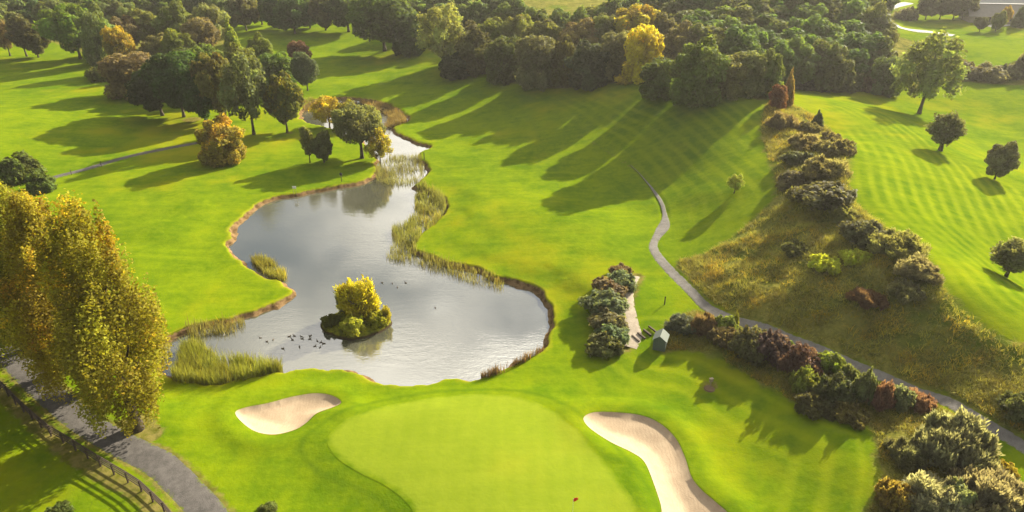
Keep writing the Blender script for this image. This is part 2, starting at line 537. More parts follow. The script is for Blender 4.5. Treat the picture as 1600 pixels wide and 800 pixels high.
# mowing: lighter and darker lanes
stripe = np.zeros(X.shape)
dE = road_dist(STRIPE_EDGE, X, Y); dE2 = seg_dist(STRIPE_EDGE, X, Y, False, 90.0)[0]
ain = sdf(STRIPE_AREA, X, Y, 14.0)
wv = .6 * fbm(X, Y, .06, 41, 2)
fade = np.clip(.6 + 1.3 * fbm(X, Y, .08, 91, 3), .1, 1.3)
stripe += sstep(1.0, -2.0, ain) * np.clip(np.sin((dE2 + wv) * 2 * math.pi / 1.9) * 1.1, -1, 1) * .17 * fade
stripe += sstep(1.0, -2.0, ain) * .06
sE2 = seg_dist(SLOPE_EDGE, X, Y, False, 90.0)[0]
sin_ = sdf(SLOPE_AREA, X, Y, 14.0)
stripe += sstep(3.0, -4.0, sin_) * np.clip(np.sin((sE2 + wv) * 2 * math.pi / 2.3) * 1.4, -1, 1) * .14 * fade
fd = sdf(FRINGE, X, Y, 14.0)
stripe -= .60 * np.exp(-(fd / .35) ** 2)
stripe -= .16 * sstep(-.2, -.8, fd) * sstep(3.5, 2.2, -fd)
ld = seg_dist(LAWN_EDGE, X, Y, False, 20.0)[0] + .5 * fbm(X, Y, .12, 61, 2)
stripe += .16 * np.sin(ld * 2 * math.pi / 2.6) * sstep(9, 5, ld) * sstep(.2, .8, ld)
# faint lanes on the other fairways
stripe += .05 * np.sin((X * .55 - Y * .83 + 3 * fbm(X, Y, .03, 77, 2)) * 2 * math.pi / 5.0) * sstep(8, 20, np.abs(pond_d))
attr(gm, 'stripe', stripe.ravel())
ground = tag(obj('ground', gm, M_TURF), 'mown green turf of the golf course with rough banks', kind='structure')

# ------------------------------------------------------------------ sheets laid on the ground
def fill_sheet(name, P, step, zfun, mat, extra=None):
    """triangulated sheet inside the outline P"""
    lo, hi = P.min(0), P.max(0)
    gx, gy = np.meshgrid(np.arange(lo[0], hi[0], step), np.arange(lo[1], hi[1], step))
    d = sdf(P, gx, gy, 30.0)
    ins = d < -.45 * step
    pts = np.concatenate([P, np.stack([gx[ins], gy[ins]], -1)])
    n = len(P)
    r = delaunay_2d_cdt([Vector(p) for p in pts], [], [list(range(n))], 1, 1e-5)
    v = np.array([tuple(p) for p in r[0]])
    tri = np.array([f if len(f) == 3 else f[:3] for f in r[2]], np.int32)
    a, b, c = v[tri[:, 0]], v[tri[:, 1]], v[tri[:, 2]]
    flip = (b[:, 0] - a[:, 0]) * (c[:, 1] - a[:, 1]) - (b[:, 1] - a[:, 1]) * (c[:, 0] - a[:, 0]) < 0
    tri[flip] = tri[flip][:, ::-1]
    me = mesh_np(name, np.column_stack([v, zfun(v[:, 0], v[:, 1])]), tri, 3, True)
    return me, v

def dense(P, step=.35):
    out = []
    for i in range(len(P)):
        a, b = P[i], P[(i + 1) % len(P)]
        k = max(1, int(np.hypot(*(b - a)) / step))
        for j in range(k): out.append(a + (b - a) * j / k)
    return np.array(out)

# putting green
def green_material():
    m, nt, _, _ = new_mat('green_turf'); g = NG(nt); pos = g.pos()
    col = grass_nodes(g, pos, (.138, .188, .010), (.178, .226, .014), (.228, .234, .014))
    lanes = g.n('ShaderNodeTexWave', bands_direction='X'); lanes.inputs['Scale'].default_value = .19; lanes.inputs['Distortion'].default_value = .6
    g.l(pos, lanes.inputs['Vector'])
    col = g.mix(g.math('MULTIPLY', lanes.outputs['Fac'], .05), col, (.30, .34, .03))
    e = g.math('ADD', g.attr('edge_d'), g.math('MULTIPLY', g.math('SUBTRACT', g.noise(.8, 4, .6, pos), .5), 1.3))
    col = g.mix(g.ramp(e, -.75, .15), col, grass_nodes(g, pos, LAWN_DARK, LAWN_LIGHT, LAWN_YEL))
    nrm = g.bump(g.noise(2.2, 5, .65, pos), .14, .25)
    g.out(g.bsdf(col, .95, nrm, .0).outputs[0]); return m
gme, gv = fill_sheet('putting_green', dense(GREEN), 1.0, lambda x, y: ground_z(x, y) + .02, None)
attr(gme, 'edge_d', sdf(GREEN, gv[:, 0], gv[:, 1], 20.0))
tag(obj('putting_green', gme, green_material()), 'large smooth pale putting green between the two bunkers', kind='structure')

# sand
def sand_material():
    m, nt, _, _ = new_mat('sand'); g = NG(nt); pos = g.pos()
    n = g.noise(.8, 5, .65, pos); n2 = g.noise(14, 3, .6, pos)
    col = g.mix(g.ramp(g.math('ADD', g.math('MULTIPLY', n, .6), g.math('MULTIPLY', n2, .4)), .3, .7), (.32, .240, .158), (.41, .320, .215))
    w = g.n('ShaderNodeTexWave'); w.inputs['Scale'].default_value = .9; w.inputs['Distortion'].default_value = 9; w.inputs['Detail'].default_value = 3
    g.l(pos, w.inputs['Vector'])
    hh = g.math('ADD', g.math('MULTIPLY', n2, .5), g.math('MULTIPLY', w.outputs['Fac'], .10))
    g.out(g.bsdf(col, .95, g.bump(hh, .35, .12), .05).outputs[0]); return m
M_SAND = sand_material()
for P, lab in ((BUNKERS[0], 'small kidney shaped sand bunker on the pond side of the green'), (BUNKERS[1], 'long curved sand bunker running off along the far side of the green')):
    me, v = fill_sheet('sand_bunker', dense(P, .3), .45, lambda x, y: ground_z(x, y) + .02, M_SAND)
    tag(obj('sand_bunker', me, M_SAND), lab, kind='structure')

# tracks
def gravel_material(name, a, b, rut):
    m, nt, _, _ = new_mat(name); g = NG(nt); pos = g.pos()
    n = g.noise(1.2, 6, .7, pos); n2 = g.noise(16, 3, .7, pos)
    t = g.math('ADD', g.math('MULTIPLY', n, .5), g.math('MULTIPLY', n2, .5))
    col = g.mix(g.ramp(t, .32, .68), a, b)
    col = g.mix(g.math('MULTIPLY', g.ramp(g.noise(.5, 4, .6, pos), .5, .7), .35), col, rut)
    e = g.math('ADD', g.attr('edge'), g.math('MULTIPLY', g.math('SUBTRACT', g.noise(2.2, 5, .68, pos), .5), 1.3))
    col = g.mix(g.ramp(e, .80, 1.05), col, (.105, .135, .006))
    g.out(g.bsdf(col, .93, g.bump(t, .5, .10), .1).outputs[0]); return m
M_GRAV = gravel_material('grey_gravel', (.055, .051, .047), (.130, .120, .110), (.038, .036, .033))
M_PALE = gravel_material('pale_gravel', (.24, .20, .15), (.42, .36, .28), (.17, .14, .10))
M_ROAD = gravel_material('road_surface', (.30, .29, .27), (.42, .41, .39), (.25, .24, .22))

def track(name, key, P, mat, label, lift=.03, z0=0.0):
    L = np.concatenate([[0], np.cumsum(np.hypot(*np.diff(P, axis=0).T))])
    s = np.arange(0, L[-1], .5)
    c = np.stack([np.interp(s, L, P[:, 0]), np.interp(s, L, P[:, 1])], -1)
    t = np.gradient(c, axis=0); t /= np.linalg.norm(t, axis=1)[:, None] + 1e-9
    nrm = np.stack([-t[:, 1], t[:, 0]], -1)
    hw = width_along(key, s / L[-1]) * (1 + .12 * fbm(c[:, 0], c[:, 1], .4, 5, 2))
    k = 9
    off = np.linspace(-1.12, 1.12, k)
    pts = c[:, None, :] + nrm[:, None, :] * (off[None, :, None] * hw[:, None, None])
    x, yv = pts[..., 0], pts[..., 1]
    z = ground_z(x, yv) + lift - .02 * (off[None, :] ** 2) - np.where(np.abs(off) > 1.05, .05, 0)[None, :]
    n = len(s)
    ii = np.arange(n * k).reshape(n, k)
    q = np.stack([ii[:-1, :-1], ii[1:, :-1], ii[1:, 1:], ii[:-1, 1:]], -1).reshape(-1, 4)[:, ::-1]
    me = mesh_np(name, np.stack([x, yv, z], -1).reshape(-1, 3), q, 4, True)
    ed = np.broadcast_to(np.abs(off)[None, :], (n, k)).copy()
    if key == 'bank': ed += (.85 * (1 - sstep(.0, .16, s / L[-1])))[:, None]
    attr(me, 'edge', ed.ravel())
    me.update()
    if me.polygons[0].normal.z < 0: me.flip_normals()
    return tag(obj(name, me, mat), label, kind='structure')

track('gravel_track', 'left', LEFT_TRACK, M_GRAV, 'wide grey gravel track beside the post and rail fence')
track('cart_path', 'lpath', LEFT_PATH, M_GRAV, 'narrow grey path crossing the left hand fairway')
track('bank_path', 'bank', BANK_PATH, gravel_material('worn_gravel', (.105, .097, .088), (.215, .20, .18), (.08, .073, .065)), 'narrow grey path along the foot of the rough bank')
track('hedge_path', 'hedge', HEDGE_PATH, M_PALE, 'short pale gravel path behind the clipped hedge')
track('far_road', 'far', FAR_ROAD, M_ROAD, 'pale winding road at the edge of the wooded hillside', .12)

# ------------------------------------------------------------------ pond water
def water_material():
    m, nt, _, _ = new_mat('pond_water'); g = NG(nt); pos = g.pos()
    n1 = g.noise(.9, 3, .6, g.pos((.55, 1.5, 1)))
    n2 = g.noise(4.0, 3, .6, g.pos((.6, 1.4, 1)))
    calm = g.ramp(g.noise(.06, 3, .5, pos), .38, .62)
    hh = g.math('ADD', g.math('MULTIPLY', n1, .6), g.math('MULTIPLY', n2, .35))
    # one ring of ripples spreading from where a bird has dived
    q = at(655, 520)
    dist = g.n('ShaderNodeVectorMath', operation='DISTANCE')
    g.l(pos, dist.inputs[0]); dist.inputs[1].default_value = (at(640, 512)[0], at(640, 512)[1], WATER_Z)
    dv = dist.outputs['Value']
    wob = g.math('ADD', dv, g.math('MULTIPLY', g.noise(.35, 2, .5, pos), 2.2))
    ring = g.math('MULTIPLY', g.math('SINE', g.math('MULTIPLY', wob, 5.2)), g.math('MULTIPLY', g.ramp(dv, 2.0, 4.5), g.ramp(dv, 11.0, 6.0)))
    hh = g.math('ADD', hh, g.math('MULTIPLY', ring, .055))
    nrm = g.bump(hh, g.math('ADD', .012, g.math('MULTIPLY', calm, .055)), .5)
    silt = g.mix(calm, (.060, .062, .042), (.085, .085, .060))
    b = g.bsdf(silt, .04, nrm, .5)
    b.inputs['IOR'].default_value = 2.8
    g.out(b.outputs[0]); return m
WP = world_poly([(200,600),(300,612),(440,594),(545,594),(620,612),(700,606),(800,590),(870,560),(900,490),(880,440),(800,415),(700,385),(690,365),(720,325),(715,300),(690,285),(700,230),
  (660,190),(640,165),(605,150),(530,140),(460,155),(450,188),(500,202),(550,222),(568,245),(550,270),(470,288),(400,303),(350,340),(338,390),(380,425),(430,452),(400,472),(300,495),(225,510)], True, 4)
wme, wv = fill_sheet('pond_water', dense(WP, 2.0), 4.0, lambda x, y: np.full(x.shape, WATER_Z), None)
tag(obj('pond_water', wme, water_material()), 'still grey pond mirroring the pale sky', kind='structure')

# ------------------------------------------------------------------ island
isl_c = ISLAND.mean(0)
def island_z(x, y):
    d = sdf(ISLAND, x, y, 12.0) + .35 * fbm(x, y, .7, 51, 3)
    return WATER_Z - .35 + .75 * sstep(.3, -.35, d) + .55 * sstep(-.2, -2.6, d) + .16 * fbm(x, y, 1.2, 52, 3)
IP = dense(isl_c + (ISLAND - isl_c) * 1.10, .3)
def island_material():
    m, nt, _, _ = new_mat('island_turf'); g = NG(nt); pos = g.pos()
    col = g.mix(g.ramp(g.noise(1.4, 5, .65, pos), .36, .62), (.055, .070, .008), (.20, .20, .012))
    z = g.n('ShaderNodeSeparateXYZ'); g.l(pos, z.inputs[0])
    col = g.mix(g.ramp(z.outputs[2], WATER_Z + .32, WATER_Z + .12), col, (.05, .035, .018))
    g.out(g.bsdf(col, .95, g.bump(g.noise(5, 4, .7, pos), .7, .3), .05).outputs[0]); return m
ime, _v = fill_sheet('island', IP, .3, island_z, None)
tag(obj('island', ime, island_material()), 'small grassy island in the pond carrying the yellow bush', kind='structure')

# ------------------------------------------------------------------ sky and sun
SUN_AZ, SUN_EL = math.radians(43), math.radians(25.5)
world = bpy.data.worlds.new('World')
scene.world = world
world.use_nodes = True
wn = world.node_tree
wn.nodes.clear()
g = NG(wn)
sky = g.n('ShaderNodeTexSky', sky_type='NISHITA')
sky.sun_disc = False
sky.sun_elevation, sky.sun_rotation = SUN_EL, SUN_AZ
sky.altitude, sky.air_density, sky.dust_density = 60, 1.0, 2.0
tc = g.n('ShaderNodeTexCoord').outputs['Generated']
mp = g.n('ShaderNodeMapping'); mp.inputs['Scale'].default_value = (1, 1, 2.2); g.l(tc, mp.inputs[0])
cl = g.noise(2.1, 6, .58, mp.outputs[0], .4)
cl2 = g.noise(4.0, 4, .6, mp.outputs[0])
cov = g.ramp(g.math('ADD', g.math('MULTIPLY', cl, .8), g.math('MULTIPLY', cl2, .2)), .40, .60)
cloud = g.mix(g.ramp(cl2, .35, .65), (13, 12.4, 11.2), (25, 23.6, 20.8))
dt = g.n('ShaderNodeVectorMath', operation='DOT_PRODUCT')
g.l(tc, dt.inputs[0])
dt.inputs[1].default_value = (math.sin(SUN_AZ) * math.cos(SUN_EL), math.cos(SUN_AZ) * math.cos(SUN_EL), math.sin(SUN_EL))
near_sun = g.math('POWER', g.math('MAXIMUM', dt.outputs['Value'], 0.0), 2.5)        # cloud is far brighter towards the sun
glow = g.math('ADD', .22, g.math('MULTIPLY', near_sun, 2.1))
lit = g.n('ShaderNodeVectorMath', operation='SCALE'); g.l(cloud, lit.inputs[0]); g.l(glow, lit.inputs['Scale'])
skycol = g.mix(g.math('MULTIPLY', cov, .9), sky.outputs[0], lit.outputs[0])
bg = g.n('ShaderNodeBackground'); g.l(skycol, bg.inputs[0]); bg.inputs[1].default_value = .05
ow = g.n('ShaderNodeOutputWorld'); g.l(bg.outputs[0], ow.inputs[0])
sl = bpy.data.lights.new('sun', 'SUN')
sl.energy, sl.angle, sl.color = 5.0, math.radians(.55), (1.0, .90, .72)
so = link(bpy.data.objects.new('sun', sl))
sd = Vector((math.sin(SUN_AZ) * math.cos(SUN_EL), math.cos(SUN_AZ) * math.cos(SUN_EL), math.sin(SUN_EL)))
so.rotation_euler = sd.to_track_quat('Z', 'Y').to_euler()
so.location = (60, 60, 120)
vs = scene.view_settings
vs.view_transform, vs.look, vs.gamma, vs.exposure = 'Standard', 'None', 1.0, 1.6
vs.use_curve_mapping = False
scene.cycles.use_denoising = True
scene.cycles.max_bounces = 6
scene.cycles.diffuse_bounces = 3
scene.cycles.transmission_bounces = 3
scene.cycles.transparent_max_bounces = 4
scene.cycles.caustics_reflective = False
scene.cycles.caustics_refractive = False
scene.cycles.volume_bounces = 0
# ------------------------------------------------------------------ foliage
def leaf_material(name='leaves', rough=.75):
    m, nt, _, _ = new_mat(name); g = NG(nt)
    oi = g.n('ShaderNodeObjectInfo')
    var = g.attr('var')
    tone = g.attr('tone')
    base = oi.outputs['Color']
    turned = g.mix(1.0, base, (1.9, 1.45, .7), 'MULTIPLY')
    autumn = g.math('LESS_THAN', tone, g.math('SUBTRACT', 1.0, oi.outputs['Alpha']))
    col = g.mix(g.math('MULTIPLY', autumn, .85), base, turned)
    hs = g.n('ShaderNodeHueSaturation')
    g.l(col, hs.inputs['Color'])
    g.l(g.math('ADD', .478, g.math('MULTIPLY', var, .044)), hs.inputs['Hue'])
    hs.inputs['Saturation'].default_value = .97
    g.l(g.math('ADD', .95, g.math('MULTIPLY', var, 2.0)), hs.inputs['Value'])
    c = hs.outputs[0]
    d = g.bsdf(c, rough, None, .18)
    t = g.n('ShaderNodeBsdfTranslucent')
    g.l(g.mix(1.0, c, (1.25, 1.15, .55), 'MULTIPLY'), t.inputs[0])
    mx = g.n('ShaderNodeMixShader'); mx.inputs[0].default_value = .5
    g.l(d.outputs[0], mx.inputs[1]); g.l(t.outputs[0], mx.inputs[2])
    g.out(mx.outputs[0]); return m
M_LEAF = leaf_material()

def bark_material():
    m, nt, _, _ = new_mat('bark'); g = NG(nt)
    n = g.noise(3.0, 5, .7, g.pos((1, 1, .3)))
    col = g.mix(g.ramp(n, .35, .65), (.045, .035, .025), (.13, .105, .08))
    g.out(g.bsdf(col, .9, g.bump(n, .6, .1), .1).outputs[0]); return m
M_BARK = bark_material()

def unit(v): return v / (np.linalg.norm(v, axis=-1, keepdims=True) + 1e-9)

def leaves(name, lobes, n, size, aspect=1.7, spread=.16, inner=.12, skip=.72, upright=0.0, zmin=None, seed=1, rag=.10):
    """leaf clumps on and in a set of ellipsoid lobes (x, y, z, rx, ry, rz)"""
    r = np.random.default_rng(seed)
    L = np.array(lobes, float)
    wgt = (L[:, 3] * L[:, 5]) ** 1.0
    k = r.choice(len(L), n * 2, p=wgt / wgt.sum())
    d = unit(r.normal(size=(n * 2, 3)))
    fac = 1 - np.abs(r.normal(0, spread, n * 2))
    # ragged sprays: some directions of a lobe stick out, others are hollow
    ph = r.uniform(0, 6.28, (len(L), 3))
    wob = np.sin(d[:, 0] * 5 + ph[k, 0]) + np.sin(d[:, 1] * 6 + ph[k, 1]) + np.sin(d[:, 2] * 5 + ph[k, 2])
    fac = fac * (1 + rag * wob)
    deep = r.random(n * 2) < inner
    fac = np.where(deep, r.uniform(.3, .95, n * 2), fac)
    p = L[k, :3] + d * L[k, 3:] * fac[:, None]
    keep = np.ones(n * 2, bool)
    for i in range(len(L)):
        q = ((p - L[i, :3]) / L[i, 3:])
        keep &= ((q * q).sum(1) > skip ** 2) | deep
    if zmin is not None: keep &= p[:, 2] > zmin
    sel = np.nonzero(keep)[0][:n]
    p, d, k = p[sel], d[sel], k[sel]
    m = len(p)
    nr = unit(d * 1.0 + r.normal(0, .65, (m, 3)) + np.array([0, 0, .25]))
    t = unit(np.cross(nr, r.normal(size=(m, 3)) * (1 - upright * .8) + np.array([.01, 0, 0])))
    if upright > 0:
        t = unit(t * (1 - upright) + np.array([0, 0, 1.0]) * upright + d * .35)
    b = unit(np.cross(nr, t))
    s = size * r.uniform(.6, 1.45, m)[:, None] * .5
    fold = nr * s * .35
    v = np.stack([p - t * s * aspect, p + b * s + fold, p + t * s * aspect, p - b * s + fold], 1).reshape(-1, 3)
    f = np.arange(4 * m, dtype=np.int32)
    me = mesh_np(name, v, f, 4)
    lob = r.random(len(L))
    attr(me, 'var', np.clip(.5 * lob[k] + .5 * r.random(m), 0, 1), 'FACE')
    # which clumps have turned: whole sprays, more of them towards the top
    zz = (p[:, 2] - p[:, 2].min()) / (np.ptp(p[:, 2]) + 1e-6)
    low = vnoise(p[:, 0] + 7 * seed, p[:, 2] + p[:, 1] * .7, .55, seed) + .5
    attr(me, 'tone', np.clip(.55 * low + .25 * r.random(m) + .20 * (1 - zz), 0, 1), 'FACE')
    me.materials.append(M_LEAF)
    return me

def trunk_mesh(name, h, r0, limbs, seed, lean=0.0, stems=1):
    r = random.Random(seed)
    mb = MB()
    for st in range(stems):
        ox, oy = (0, 0) if stems == 1 else (r.uniform(-1, 1) * r0 * .9, r.uniform(-1, 1) * r0 * .9)
        lx, ly = r.uniform(-lean, lean), r.uniform(-lean, lean)
        pts, rad = [], []
        for i in range(7):
            t = i / 6
            pts.append((ox + lx * t * h + r.uniform(-.06, .06), oy + ly * t * h + r.uniform(-.06, .06), -.4 + t * (h + .4)))
            rad.append(r0 * (1.5 if i == 0 else 1.0) * (1 - .78 * t))
        mb.tube(pts, rad, 8)
    for (z0, ln, el, rr) in limbs:
        a = r.uniform(0, 6.283)
        p0 = Vector((lx * z0 * .9, ly * z0 * .9, z0))
        dv = Vector((math.cos(a) * math.cos(el), math.sin(a) * math.cos(el), math.sin(el)))
        p1 = p0 + dv * ln * .55 + Vector((0, 0, .05 * ln))
        p2 = p0 + dv * ln + Vector((r.uniform(-.3, .3), r.uniform(-.3, .3), .25 * ln))
        mb.tube([p0, p1, p2], [rr, rr * .65, rr * .25], 6)
    me = mb.mesh(name, True)
    me.materials.append(M_BARK)
    return me

def lobes_round(n, rx, rz, zc, rl, seed, flat=0.0, keep_low=True):
    """lobes spread over a rounded envelope"""
    r = np.random.default_rng(seed)
    out = [(0, 0, zc, rx * .62, rx * .62, rz * .66)]
    for i in range(n):
        # spread by golden angle
        u = 1 - 2 * (i + .5) / n
        a = i * 2.39996 + r.uniform(-.4, .4)
        s = math.sqrt(1 - u * u)
        if not keep_low and u < -.35: continue
        k = r.uniform(.58, .86)
        q = rl * r.uniform(.7, 1.3)
        out.append((math.cos(a) * s * rx * k, math.sin(a) * s * rx * k, zc + u * rz * k * (1 - flat * (u < 0)), q, q, q * r.uniform(.75, 1.0)))
    return out

ARCH = {}
def arch(key, crown, trunk, H0, W0): ARCH[key] = (crown, trunk, H0, W0)

def limbset(seed, h, n, ln, z0=.35, z1=.8):
    r = random.Random(seed)
    return [(h * (z0 + (z1 - z0) * i / max(n - 1, 1)), ln * r.uniform(.6, 1.1), r.uniform(.35, .95), .11 * r.uniform(.7, 1.3)) for i in range(n)]

# round broadleaved trees, 12 m high
for i, (nl, rx, rz, zc, rl) in enumerate(((15, 4.8, 5.0, 6.9, 2.0), (12, 5.2, 4.6, 7.2, 2.3), (20, 4.6, 5.3, 6.6, 1.6), (17, 5.6, 4.9, 6.9, 1.9))):
    arch('round%d' % i, leaves('crown_round', lobes_round(nl, rx, rz, zc, rl, 20 + i), 9500, .40, seed=30 + i, rag=.09),
         trunk_mesh('trunk_round', 8.0, .30, limbset(i, 8, 7, 3.4), 40 + i, .03), 12.0, 2 * rx + .6)
# bushy trees, leafy down to the ground
for i in range(3):
    lob = lobes_round(16 + 2 * i, 4.9, 4.6, 7.0, 1.9 - .15 * i, 50 + i)
    lob += [(math.cos(a) * 3.3, math.sin(a) * 3.3, 2.2, 1.8, 1.8, 2.2) for a in np.arange(6) * 1.047 + i]
    arch('full%d' % i, leaves('crown_full', lob, 10500, .40, seed=54 + i, rag=.10), trunk_mesh('trunk_full', 7.0, .30, limbset(50 + i, 7, 5, 3), 57 + i, .03), 12.0, 10.4)
# an airy tree with gaps
arch('airy', leaves('crown_airy', lobes_round(26, 5.6, 5.4, 7.3, 1.35, 61), 6000, .36, spread=.34, inner=.05, skip=.4, seed=62, rag=.20),
     trunk_mesh('trunk_airy', 10.0, .32, limbset(5, 9, 12, 4.6), 63, .02), 12.6, 11.6)
# tall tree of the far rows: coarse leaves, fewer of them
for i in range(3):
    arch('far%d' % i, leaves('crown_far', lobes_round(14 + 3 * i, 5.0, 5.6, 6.6, 2.0 - .2 * i, 70 + i), 4200, .58, seed=74 + i, rag=.10),
         trunk_mesh('trunk_far', 8.0, .30, limbset(9 + i, 8, 4, 3), 78 + i, .02), 12.2, 10.6)
# broad dome (willow like)
arch('dome', leaves('crown_dome', lobes_round(20, 5.2, 3.3, 6.2, 1.7, 81, keep_low=False) + [(0, 0, 5.6, 4.6, 4.6, 2.3)], 9500, .30, spread=.14, seed=82, upright=.25),
     trunk_mesh('trunk_dome', 6.0, .33, limbset(7, 6, 8, 3.6, .35, .7), 83, .04, 2), 9.8, 10.4)
# spire
sp = []
for i in range(13):
    t = i / 12
    w = 2.3 * (1 - t) ** .8 + .3
    for k in range(4 if i < 9 else 1):
        a = i * 1.1 + k * 1.57
        sp.append((math.cos(a) * w * .55, math.sin(a) * w * .55, 1.2 + t * 9.8, w * .55, w * .55, 1.1))
arch('spire', leaves('crown_spire', sp, 6000, .34, seed=91, upright=.3), trunk_mesh('trunk_spire', 10.5, .2, [], 92, .0), 12.3, 4.8)
# poplars, 24 m high, many steep leaders
def poplar(seed):
    r = np.random.default_rng(seed)
    lob = []
    n = 64
    for i in range(n):
        t = (i + .5) / n
        z = 2.6 + t * 18.6
        env = 4.3 * (math.sin(min(1, t * 2.6 + .35) * math.pi / 2)) * (1 - max(0, t - .30) ** 1.25 * 1.12)
        env = max(env, 1.0)
        a = i * 2.39996 + r.uniform(-.5, .5)
        k = r.uniform(.30, .84)
        q = max(env * r.uniform(.17, .30), .50)
        lob.append((math.cos(a) * env * k, math.sin(a) * env * k, z, q, q, q * r.uniform(2.2, 3.6)))
    for i in range(14):                                # leaders that break the outline
        a = r.uniform(0, 6.28); rr = r.uniform(.3, 2.9)
        lob.append((math.cos(a) * rr, math.sin(a) * rr, r.uniform(17.5, 21.5) - rr * 1.3, .55, .55, r.uniform(1.8, 3.0)))
    cr = leaves('crown_poplar', lob, 58000, .140, aspect=1.4, spread=.34, inner=.10, skip=.35, upright=.25, seed=seed + 1, rag=.16)
    rr = random.Random(seed)
    limbs = [(1.6 + i * .55, rr.uniform(2.6, 4.8) * (1 - i * .018), rr.uniform(.85, 1.15), rr.uniform(.06, .11)) for i in range(22)]
    return cr, trunk_mesh('trunk_poplar', 16.5, .36, limbs, seed + 2, .008, 2)
for i in range(3):
    c, t = poplar(100 + 10 * i)
    arch('poplar%d' % i, c, t, 23.0, 8.4)
# small round headed trees with a vase of stems
arch('vase', leaves('crown_vase', [(x * .8, y * .8, z, r_, r_, r_ * 1.15) for x, y, z, r_ in
     ((0, 0, 1.5, .55), (.4, .3, 1.9, .55), (-.4, .2, 1.8, .5), (.1, -.5, 2.0, .55), (0, 0, 3.2, 1.2), (1.1, .2, 3.3, .85), (-1.1, .1, 3.2, .85), (.2, 1.1, 3.2, .85), (-.1, -1.1, 3.1, .85), (.7, -.6, 4.2, .7), (-.6, .5, 4.3, .75), (.2, .2, 4.6, .7), (-.9, -.6, 3.8, .6), (.6, .7, 2.4, .7), (-.6, -.4, 2.2, .7), (1.3, -.5, 3.0, .55), (-1.4, .5, 2.8, .5))],
     4200, .20, seed=120, upright=.45, spread=.28, skip=.5, rag=.22), trunk_mesh('trunk_vase', 3.6, .13, limbset(31, 3.4, 8, 1.3, .25, .7), 121, .03, 3), 5.3, 3.5)
# shrubs to the ground (2.4 m high, 4 m across)
def shrub_lobes(seed, n=9, R=1.55, h=1.25):
    r = np.random.default_rng(seed)
    out = [(0, 0, h * .45, R * .75, R * .75, h * .85)]
    for i in range(n):
        a = i * 2.4 + r.uniform(-.4, .4); k = math.sqrt((i + .6) / n)
        q = r.uniform(.45, .80)
        out.append((math.cos(a) * R * k * .95, math.sin(a) * R * k * .95, h * (1.05 - .70 * k * k) + r.uniform(-.3, .3), q, q * r.uniform(.7, 1.2), q * r.uniform(.7, 1.2)))
    for i in range(n):                                 # sprigs
        a, k = r.uniform(0, 6.28), math.sqrt(r.uniform(.05, 1))
        out.append((math.cos(a) * R * k * 1.05, math.sin(a) * R * k * 1.05, h * (1.25 - .85 * k * k) + r.uniform(.0, .45), r.uniform(.12, .26), r.uniform(.12, .26), r.uniform(.3, .6)))
    return out
for i in range(4):
    arch('shrub%d' % i, leaves('foliage_shrub', shrub_lobes(130 + i, 9 + 2 * i), 6600, .17, spread=.28, inner=.14, skip=.6, zmin=-.1, seed=140 + i, rag=.18), None, 2.3, 4.1)
# twiggy arching shrub with long narrow sprays
arch('twiggy', leaves('foliage_twiggy', shrub_lobes(151, 14, 1.7, 1.1), 15000, .095, aspect=3.8, spread=.40, inner=.18, skip=.4, zmin=-.1, upright=.62, seed=152, rag=.16), None, 2.3, 4.6)
arch('twiggy1', leaves('foliage_twiggy', shrub_lobes(155, 12, 1.6, 1.2), 15000, .095, aspect=3.6, spread=.40, inner=.18, skip=.4, zmin=-.1, upright=.55, seed=156, rag=.18), None, 2.3, 4.6)
# upright feathery bush of the island
arch('feather', leaves('foliage_feather', [(-.9, 0, 1.7, .75, .7, 1.5), (.7, .1, 1.8, .85, .8, 1.7), (0, .4, 1.6, .8, .8, 1.4), (1.2, -.2, 1.2, .6, .6, 1.1), (-1.2, .3, 2.2, .5, .5, 1.1), (.3, -.4, 2.5, .55, .55, 1.1), (-.5, .1, 2.8, .45, .45, 1.0), (.1, -.5, .9, 1.3, .9, .8), (1.0, .2, 2.8, .35, .35, .8)],
     5600, .11, aspect=3.4, spread=.30, inner=.22, skip=.4, upright=.6, zmin=0, seed=160, rag=.18), trunk_mesh('stems_feather', 1.8, .05, limbset(33, 1.6, 10, 1.0, .1, .8), 161, .2, 4), 3.75, 3.2)
# low scrub mound
arch('scrub', leaves('foliage_scrub', shrub_lobes(171, 13, 1.9, .8), 6500, .16, aspect=2.2, spread=.24, zmin=-.1, upright=.35, seed=172, rag=.16), None, 1.7, 4.9)
# thin small tree
arch('thin', leaves('crown_thin', [(0, 0, 4.6, 1.0, 1.0, 1.5), (.5, .2, 3.4, .8, .8, 1.1), (-.5, -.2, 3.2, .75, .75, 1.1), (.1, .4, 5.6, .6, .6, .9), (-.3, .1, 2.3, .55, .55, .8)], 2600, .26, spread=.3, skip=.4, upright=.3, seed=181, rag=.16),
     trunk_mesh('trunk_thin', 4.6, .12, limbset(41, 4.2, 6, 1.3, .3, .8), 182, .02), 6.5, 2.9)

def height_for(x, y, z, top):
    v = (top - 400.0) / F
    return H - y * (SP + v * CP) / (CP - v * SP) - z

